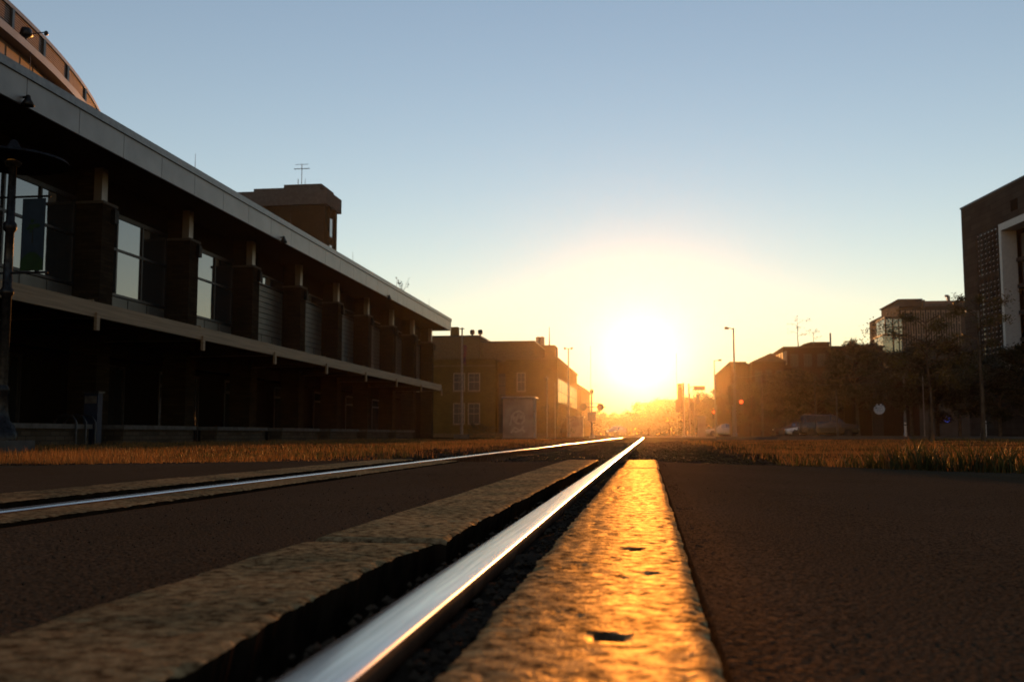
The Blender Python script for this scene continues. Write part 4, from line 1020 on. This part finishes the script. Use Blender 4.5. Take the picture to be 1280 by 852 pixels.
# ================================================================== cars
def car(kind, col_, L=4.5, W=1.8, H=1.45):
    o = empty(kind)
    if kind == 'parked_van':
        st_ = [(0, .38, .8, 0), (.05, .25, .95, 0), (.9, .2, 1.08, 0), (1.05, .2, 1.12, .02), (1.75, .2, 1.15, H-.12), (2.2, .2, 1.15, H), (4.2, .2, 1.12, H-.02), (L-.22, .22, 1.1, H-.12), (L-.05, .3, .95, 0), (L, .4, .8, 0)]
    else:
        st_ = [(0, .38, .62, 0), (.06, .25, .7, 0), (.7, .2, .82, 0), (1.15, .2, .88, .02), (1.8, .2, .92, H-.1), (2.25, .2, .92, H), (3.0, .2, .93, H-.02), (3.75, .22, .95, H-.38), (4.0, .22, .94, .02), (L-.05, .3, .85, 0), (L, .4, .7, 0)]
    m = MB(); v = []; n = 10
    for i, (x, zb, zs, zr) in enumerate(st_):
        e = .86 if i in (0, len(st_)-1) else (.94 if i in (1, len(st_)-2) else 1); w = W/2*e
        zr_ = max(zr, zs+.015); wr = w*.72 if zr > zs+.1 else w*.86
        v += [(x, -w*.92, zb), (x, -w, zb+.12), (x, -w, (zb+zs)/2+.08), (x, -w*.96, zs), (x, -wr, zr_), (x, wr, zr_), (x, w*.96, zs), (x, w, (zb+zs)/2+.08), (x, w, zb+.12), (x, w*.92, zb)]
    f = [(i*n+k, i*n+(k+1) % n, (i+1)*n+(k+1) % n, (i+1)*n+k) for i in range(len(st_)-1) for k in range(n)]
    f += [tuple(range(n-1, -1, -1)), tuple(range((len(st_)-1)*n, len(st_)*n))]
    m.add(v, f, 0, False); body = m.build('body', col_, o)
    md = body.modifiers.new('bevel', 'BEVEL'); md.width = .03; md.segments = 2
    # glazing, slightly proud of the cabin
    cab = [i for i, s_ in enumerate(st_) if s_[3] > s_[2]+.1]
    for sg in (-1, 1):
        for a_, b_ in zip(cab, cab[1:]):
            q = []
            for i, inset in ((a_, .06), (b_, -.06)):
                x, zb, zs, zr = st_[i]; w = W/2
                for t in (.12, .86): q.append((x+inset, sg*(w*.96+(w*.72-w*.96)*t+.012), zs+(zr-zs)*t))
            MB().add([q[0], q[1], q[3], q[2]], [(0, 1, 2, 3)], 0).build('side_window', M['dull_glass'] if kind == 'parked_van' else M['glass'], o)
    for (a_, b_), nm in (((cab[0]-1, cab[0]), 'windscreen'), ((cab[-1]+1, cab[-1]), 'rear_window')):
        xa, _, za, zra = st_[a_]; xb, _, zb_s, zrb = st_[b_]; za = max(za, zra)+.015
        dx = -.02 if nm == 'windscreen' else .02
        p0 = (xa+(xb-xa)*.1, za+(zrb-za)*.1); p1 = (xa+(xb-xa)*.92, za+(zrb-za)*.92); w0 = W/2*.8; w1 = W/2*.68
        MB().add([(p0[0]+dx, -w0, p0[1]+.02), (p0[0]+dx, w0, p0[1]+.02), (p1[0]+dx, w1, p1[1]+.02), (p1[0]+dx, -w1, p1[1]+.02)], [(0, 1, 2, 3)], 0).build(nm, M['glass'], o)
    for x in (.85, L-.95):
        for sg in (-1, 1):
            m = MB(); y = sg*W/2; m.tube((x, y-sg*.2, .32), (x, y+sg*.02, .32), .32, n=20); wh = m.build('wheel', M['rubber'], o)
            MB().tube((x, y+sg*.02, .32), (x, y+sg*.035, .32), .2, n=12).build('rim', M['dark_metal'], wh)
    for sg in (-1, 1):
        MB().box(-.0, .12, sg*W*.36-.18, sg*W*.36+.14, .58, .72).build('headlight', M['white_paint'], o)
        MB().box(L-.12, L+.01, sg*W*.38-.12, sg*W*.38+.12, .68, .84).build('tail_light', M['redglass'], o)
        MB().box(1.55, 1.7, sg*(W/2+.12)-.09, sg*(W/2+.12)+.09, .9, 1.03).build('mirror', col_, o)
    return o
def paint(n, c, r=.22): return mat(n, c, tuple(x*.92 for x in c), r, .3, scale=2, spec=.6)
P1, P2, P3, P4, P5 = paint('silver_paint', (.36, .36, .35)), paint('car_white', (.6, .6, .58)), paint('van_dark', (.012, .013, .018)), paint('car_dark_red', (.05, .012, .01)), paint('car_grey', (.15, .15, .16))
def put(o, px0, Y, rz, label, z=.06, cat='car', group='cars parked by the tracks'):
    b = at(px0, 543, Y); o.location = (b.x, Y, z); o.rotation_euler[2] = rz; tag(o, label, cat, group)
put(car('parked_car', P1, 4.6), 882, 120, R(-4), 'silver saloon car parked side on, right of the pale cabinet', .05)
put(car('parked_car', P2, 4.5), 913, 126, R(-6), 'white car just behind the silver saloon', .05)
put(car('parked_car', P5, 4.5), 764, 150, R(70), 'low car crossing the tracks in the haze left of the sun', .05)
put(car('parked_car', P4, 4.5), 966, 100, R(-8), 'dark red car before the brick block, left of the pale roofed car', .03)
put(car('parked_car', P2, 4.4), 982, 98, R(-3), 'car with pale roof left of the dark van', .03)
vn = car('parked_van', P3, 4.7, 1.9, 1.85); put(vn, 1072, 86, R(176), 'dark minivan parked side on with bright windscreen', .03, 'van', None)
MB().box(0, 0, 0, 0, 0, 0)

# ================================================================== trees
def branch_tree(name, h, cw, trunk_r, clear, n_leaf, leaf, seed, mt, dens=1., twigs=9, shape=1.0, group=None, sub=4):
    rnd = random.Random(seed); tm = MB(); lm = MB(); o = empty(name)
    top = Vector((rnd.uniform(-.04, .04)*h, rnd.uniform(-.04, .04)*h, h*.9))
    tp = [Vector((0, 0, 0)), Vector((top.x*.3+rnd.uniform(-.02, .02)*h, top.y*.3, h*.3)), Vector((top.x*.6, top.y*.6, h*.6)), top]
    tm.path(tp, [trunk_r*1.15, trunk_r*.8, trunk_r*.5, trunk_r*.12], 8)
    ends = []
    for i in range(twigs):
        t = clear+(1-clear)*(i+.5)/twigs*.95; z = t*h
        k = min(2, int(t/.3)); base = tp[k].lerp(tp[min(3, k+1)], min(1, (t-.3*k)/.3))
        a = i*2.4+rnd.uniform(-.5, .5); prof = math.sin(PI*min(1, max(.05, ((t-clear)/(1-clear))*.82+.18)))**.6*shape
        ln = cw/2*prof*rnd.uniform(.75, 1.12)
        e = base+Vector((math.cos(a)*ln, math.sin(a)*ln, ln*rnd.uniform(.1, .55)))
        mid = base.lerp(e, .5)+Vector((0, 0, ln*.12)); tm.path([base, mid, e], [trunk_r*.38, trunk_r*.22, trunk_r*.06], 5)
        for j in range(sub):
            b2 = base.lerp(e, rnd.uniform(.35, 1)); a2 = a+rnd.uniform(-1.2, 1.2); l2 = ln*rnd.uniform(.25, .5)
            e2 = b2+Vector((math.cos(a2)*l2, math.sin(a2)*l2, l2*rnd.uniform(-.3, .6))); tm.path([b2, e2], [trunk_r*.12, trunk_r*.04], 4)
            ends.append((b2, e2))
        ends.append((mid, e))
    for _ in range(n_leaf):
        b2, e2 = rnd.choice(ends); q = b2.lerp(e2, rnd.uniform(.15, 1.15)); sp = (e2-b2).length*.33+leaf
        q = q+Vector((rnd.gauss(0, sp*.6), rnd.gauss(0, sp*.6), rnd.gauss(0, sp*.45)))
        s = leaf*rnd.uniform(.5, 1.2); a_ = Vector((rnd.uniform(-1, 1), rnd.uniform(-1, 1), rnd.uniform(-.5, .5))).normalized(); bb_ = a_.cross(Vector((rnd.uniform(-1, 1), rnd.uniform(-1, 1), 1))).normalized()
        lm.add([q-a_*s, q-bb_*s*.35, q+a_*s, q+bb_*s*.35], [(0, 1, 2, 3)], 0)
    tm.build('trunk', M['trunk'], o); lm.build('crown', M[mt], o)
    return o
def plant(o, px, Y, z, label, group=None, rz=0, s=1, cat='tree'):
    b = at(px, 543, Y); o.location = (b.x, Y, z); o.rotation_euler[2] = rz; o.scale = (s, s, s); tag(o, label, cat, group)
G = 'trees along the street'
# two young street trees on the right verge
plant(branch_tree('young_tree', 4.35, 3.3, .06, .35, 5200, .055, 11, 'leaf', twigs=15, sub=5), 1163, 34, -.06, 'airy young tree with feathery leaves standing on the right verge', G)
plant(branch_tree('young_tree', 4.6, 1.7, .07, .6, 1500, .055, 12, 'leaf', twigs=8), 1229, 31, -.06, 'sparse leaning young tree on the verge before the modern building', G)
bpy.context.view_layer.update()
# dark trees behind the street
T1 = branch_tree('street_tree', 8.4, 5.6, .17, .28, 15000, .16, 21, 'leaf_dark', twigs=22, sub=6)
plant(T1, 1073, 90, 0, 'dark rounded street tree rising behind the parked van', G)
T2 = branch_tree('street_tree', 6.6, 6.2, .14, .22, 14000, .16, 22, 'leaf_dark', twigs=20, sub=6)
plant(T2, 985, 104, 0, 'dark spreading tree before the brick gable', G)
def again(src, px, Y, label, s=1, rz=0, group=G, z=0):
    c_ = copy_tree(src); plant(c_, px, Y, z, label, group, rz, s); return c_
again(T2, 1020, 100, 'dark tree just left of the rounded tree behind the van', .95, 1)
again(T2, 940, 108, 'dark tree nearest the tallest street lamp', .85, 2)
again(T1, 1140, 66, 'dark street tree left of the airy young tree, across the street', .68, 2.2)
again(T1, 1172, 70, 'dark street tree behind the airy young tree', .80, 4)
again(T2, 1200, 66, 'dark tree at the left corner of the modern building', .72, 3.1)
again(T2, 1250, 57, 'dark tree before the box frame of the modern building', .66, .7)
again(T2, 1282, 53, 'dark tree at the right edge before the modern building', .68, 2.9)
T3 = branch_tree('street_tree', 6.2, 6.2, .12, .3, 3600, .16, 23, 'leaf', twigs=12, sub=5)
plant(T3, 893, 135, 0, 'thin leaved backlit tree behind the silver car', G)
again(T3, 908, 140, 'thin leaved backlit tree left of the brick block', .9, 2)
again(T3, 872, 150, 'backlit tree behind the mast arm signal', .9, 1)
# horizon trees
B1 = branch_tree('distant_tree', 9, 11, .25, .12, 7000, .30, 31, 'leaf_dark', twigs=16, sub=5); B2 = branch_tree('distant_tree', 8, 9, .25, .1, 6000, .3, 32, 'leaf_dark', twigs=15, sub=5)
GH = 'hazy trees on the horizon'
plant(B1, 838, 200, -.4, 'broad hazy tree right of the sun, tallest of the horizon', GH, 0, .84)
plant(B2, 812, 190, -.3, 'hazy rounded tree directly under the sun', GH, 0, .82)
spec = [(B2, 858, 195, .9, 'hazy tree behind the nearest traffic signal'), (B1, 880, 210, .8, 'hazy tree behind the narrow pale cabinet'), (B1, 790, 230, .62, 'low hazy tree just left of the sun'), (B2, 775, 220, .62, 'small hazy tree above the crossing car'), (B1, 757, 215, .55, 'hazy tree right of the crossing signal'), (B2, 742, 205, .66, 'hazy tree behind the crossing signal mast'), (B2, 727, 190, .6, 'hazy tree beside the sloping roofed block'), (B1, 902, 180, .75, 'hazy tree behind the short distant signal'), (B2, 825, 240, .95, 'farthest hazy tree between the two beside the sun'), (B2, 930, 190, .9, 'hazy tree beyond the brick block corner')]
for i, (src, px, Y, s, lab) in enumerate(spec): again(src, px, Y, lab, s, i*1.1, GH, -.3)
# bushes by the brick building
def bush(px, Y, h, w_, label, seed):
    o = branch_tree('bush', h, w_, .04, .02, 1400, .07, seed, 'leaf_dark', twigs=10, sub=4); plant(o, px, Y, -.1, label, 'bushes by the brick building', cat='bush')
bush(688, 92, 3.0, 3.2, 'dark bush under the slim pole beside the brick building', 41)
bush(702, 90, 3.2, 3.0, 'dark bush left of the small pale cabinet', 42)
bush(716, 104, 3.0, 2.6, 'dark bush behind the small pale cabinet', 43)
bush(594, 92, 1.2, 1.8, 'low shrub under the paired sash windows', 44)
bush(610, 92, 1.0, 2.0, 'low shrub left of the graffiti covered cabinet', 45)
# bare branches over the block roof
o = branch_tree('roof_tree', 3.4, 2.6, .05, .3, 90, .12, 51, 'leaf_dark', twigs=8); plant(o, 1001, 116, at(1001, 433, 116).z, 'scraggly small tree sticking up over the brick block roof', None)
o = branch_tree('roof_tree', 1.6, 1.6, .04, .4, 60, .12, 52, 'leaf_dark', twigs=6); plant(o, 1020, 113, at(1020, 431, 113).z, 'tiny twiggy tree left of the rooftop hut', None)
# far hedge line closing the horizon
def fh():
    x = random.uniform(-150, 180); y = 255+random.random()*20; return x, y
m = MB(); random.seed(77)
for _ in range(26000):
    x, y = fh(); hmax = 4.2+2.0*noise.noise(Vector((x*.05, 0, 1)))+1.1*noise.noise(Vector((x*.3, 0, 1))); z = random.random()*hmax; s = random.uniform(.3, .65)
    a_ = Vector((random.uniform(-1, 1), random.uniform(-1, 1), random.uniform(-1, 1))).normalized()*s; b_ = a_.orthogonal().normalized()*s*.6; q = Vector((x, y, z))
    m.add([q-a_, q-b_, q+a_, q+b_], [(0, 1, 2, 3)])
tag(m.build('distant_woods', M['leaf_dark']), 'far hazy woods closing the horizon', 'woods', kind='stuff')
# dark hedge before the van
o = branch_tree('hedge', 1.1, 3.4, .04, .02, 2600, .05, 61, 'leaf_dark', twigs=14); plant(o, 968, 74, 0, 'low dark hedge between the verge and the parked cars', None, cat='hedge')
o.scale = (1.5, .6, 1)

def fverge():
    x = random.choice([random.uniform(-9, -2.3), random.uniform(.1, 4)]); y = road_edge(x)+abs(random.gauss(0, .09))-.05
    return x, y, (gh(x, y) if y > road_edge(x) else -.01-.012*max(0, x)), random.uniform(.004, .013)
stones('edge_gravel', 3600, fverge, 'loose gravel scattered along the broken road edges')
def wire(px0, y0, Y0_, px1, y1, Y1_, sag, label):
    a = at(px0, y0, Y0_); b = at(px1, y1, Y1_); n = 14
    m = MB(); m.path([a.lerp(b, i/n)-Vector((0, 0, sag*4*(i/n)*(1-i/n))) for i in range(n+1)], .022, 4)
    o = m.build('overhead_wire', M['dark_metal']); settle(o, a); tag(o, label, 'wire', 'overhead wires')
wire(953.5, 467, 78, 1132, 462, 88, .5, 'upper overhead wire from the pale pole to the street lamp by the office block')
wire(953.5, 474, 78, 1132, 472, 88, .5, 'lower overhead wire from the pale pole to the street lamp by the office block')
wire(919.5, 470, 83, 953.5, 467, 78, .15, 'short overhead wire between the tallest street lamp and the pale pole')
wire(1132, 470, 88, 1229, 470, 68, .4, 'overhead wire running to the street lamp before the slatted screen')
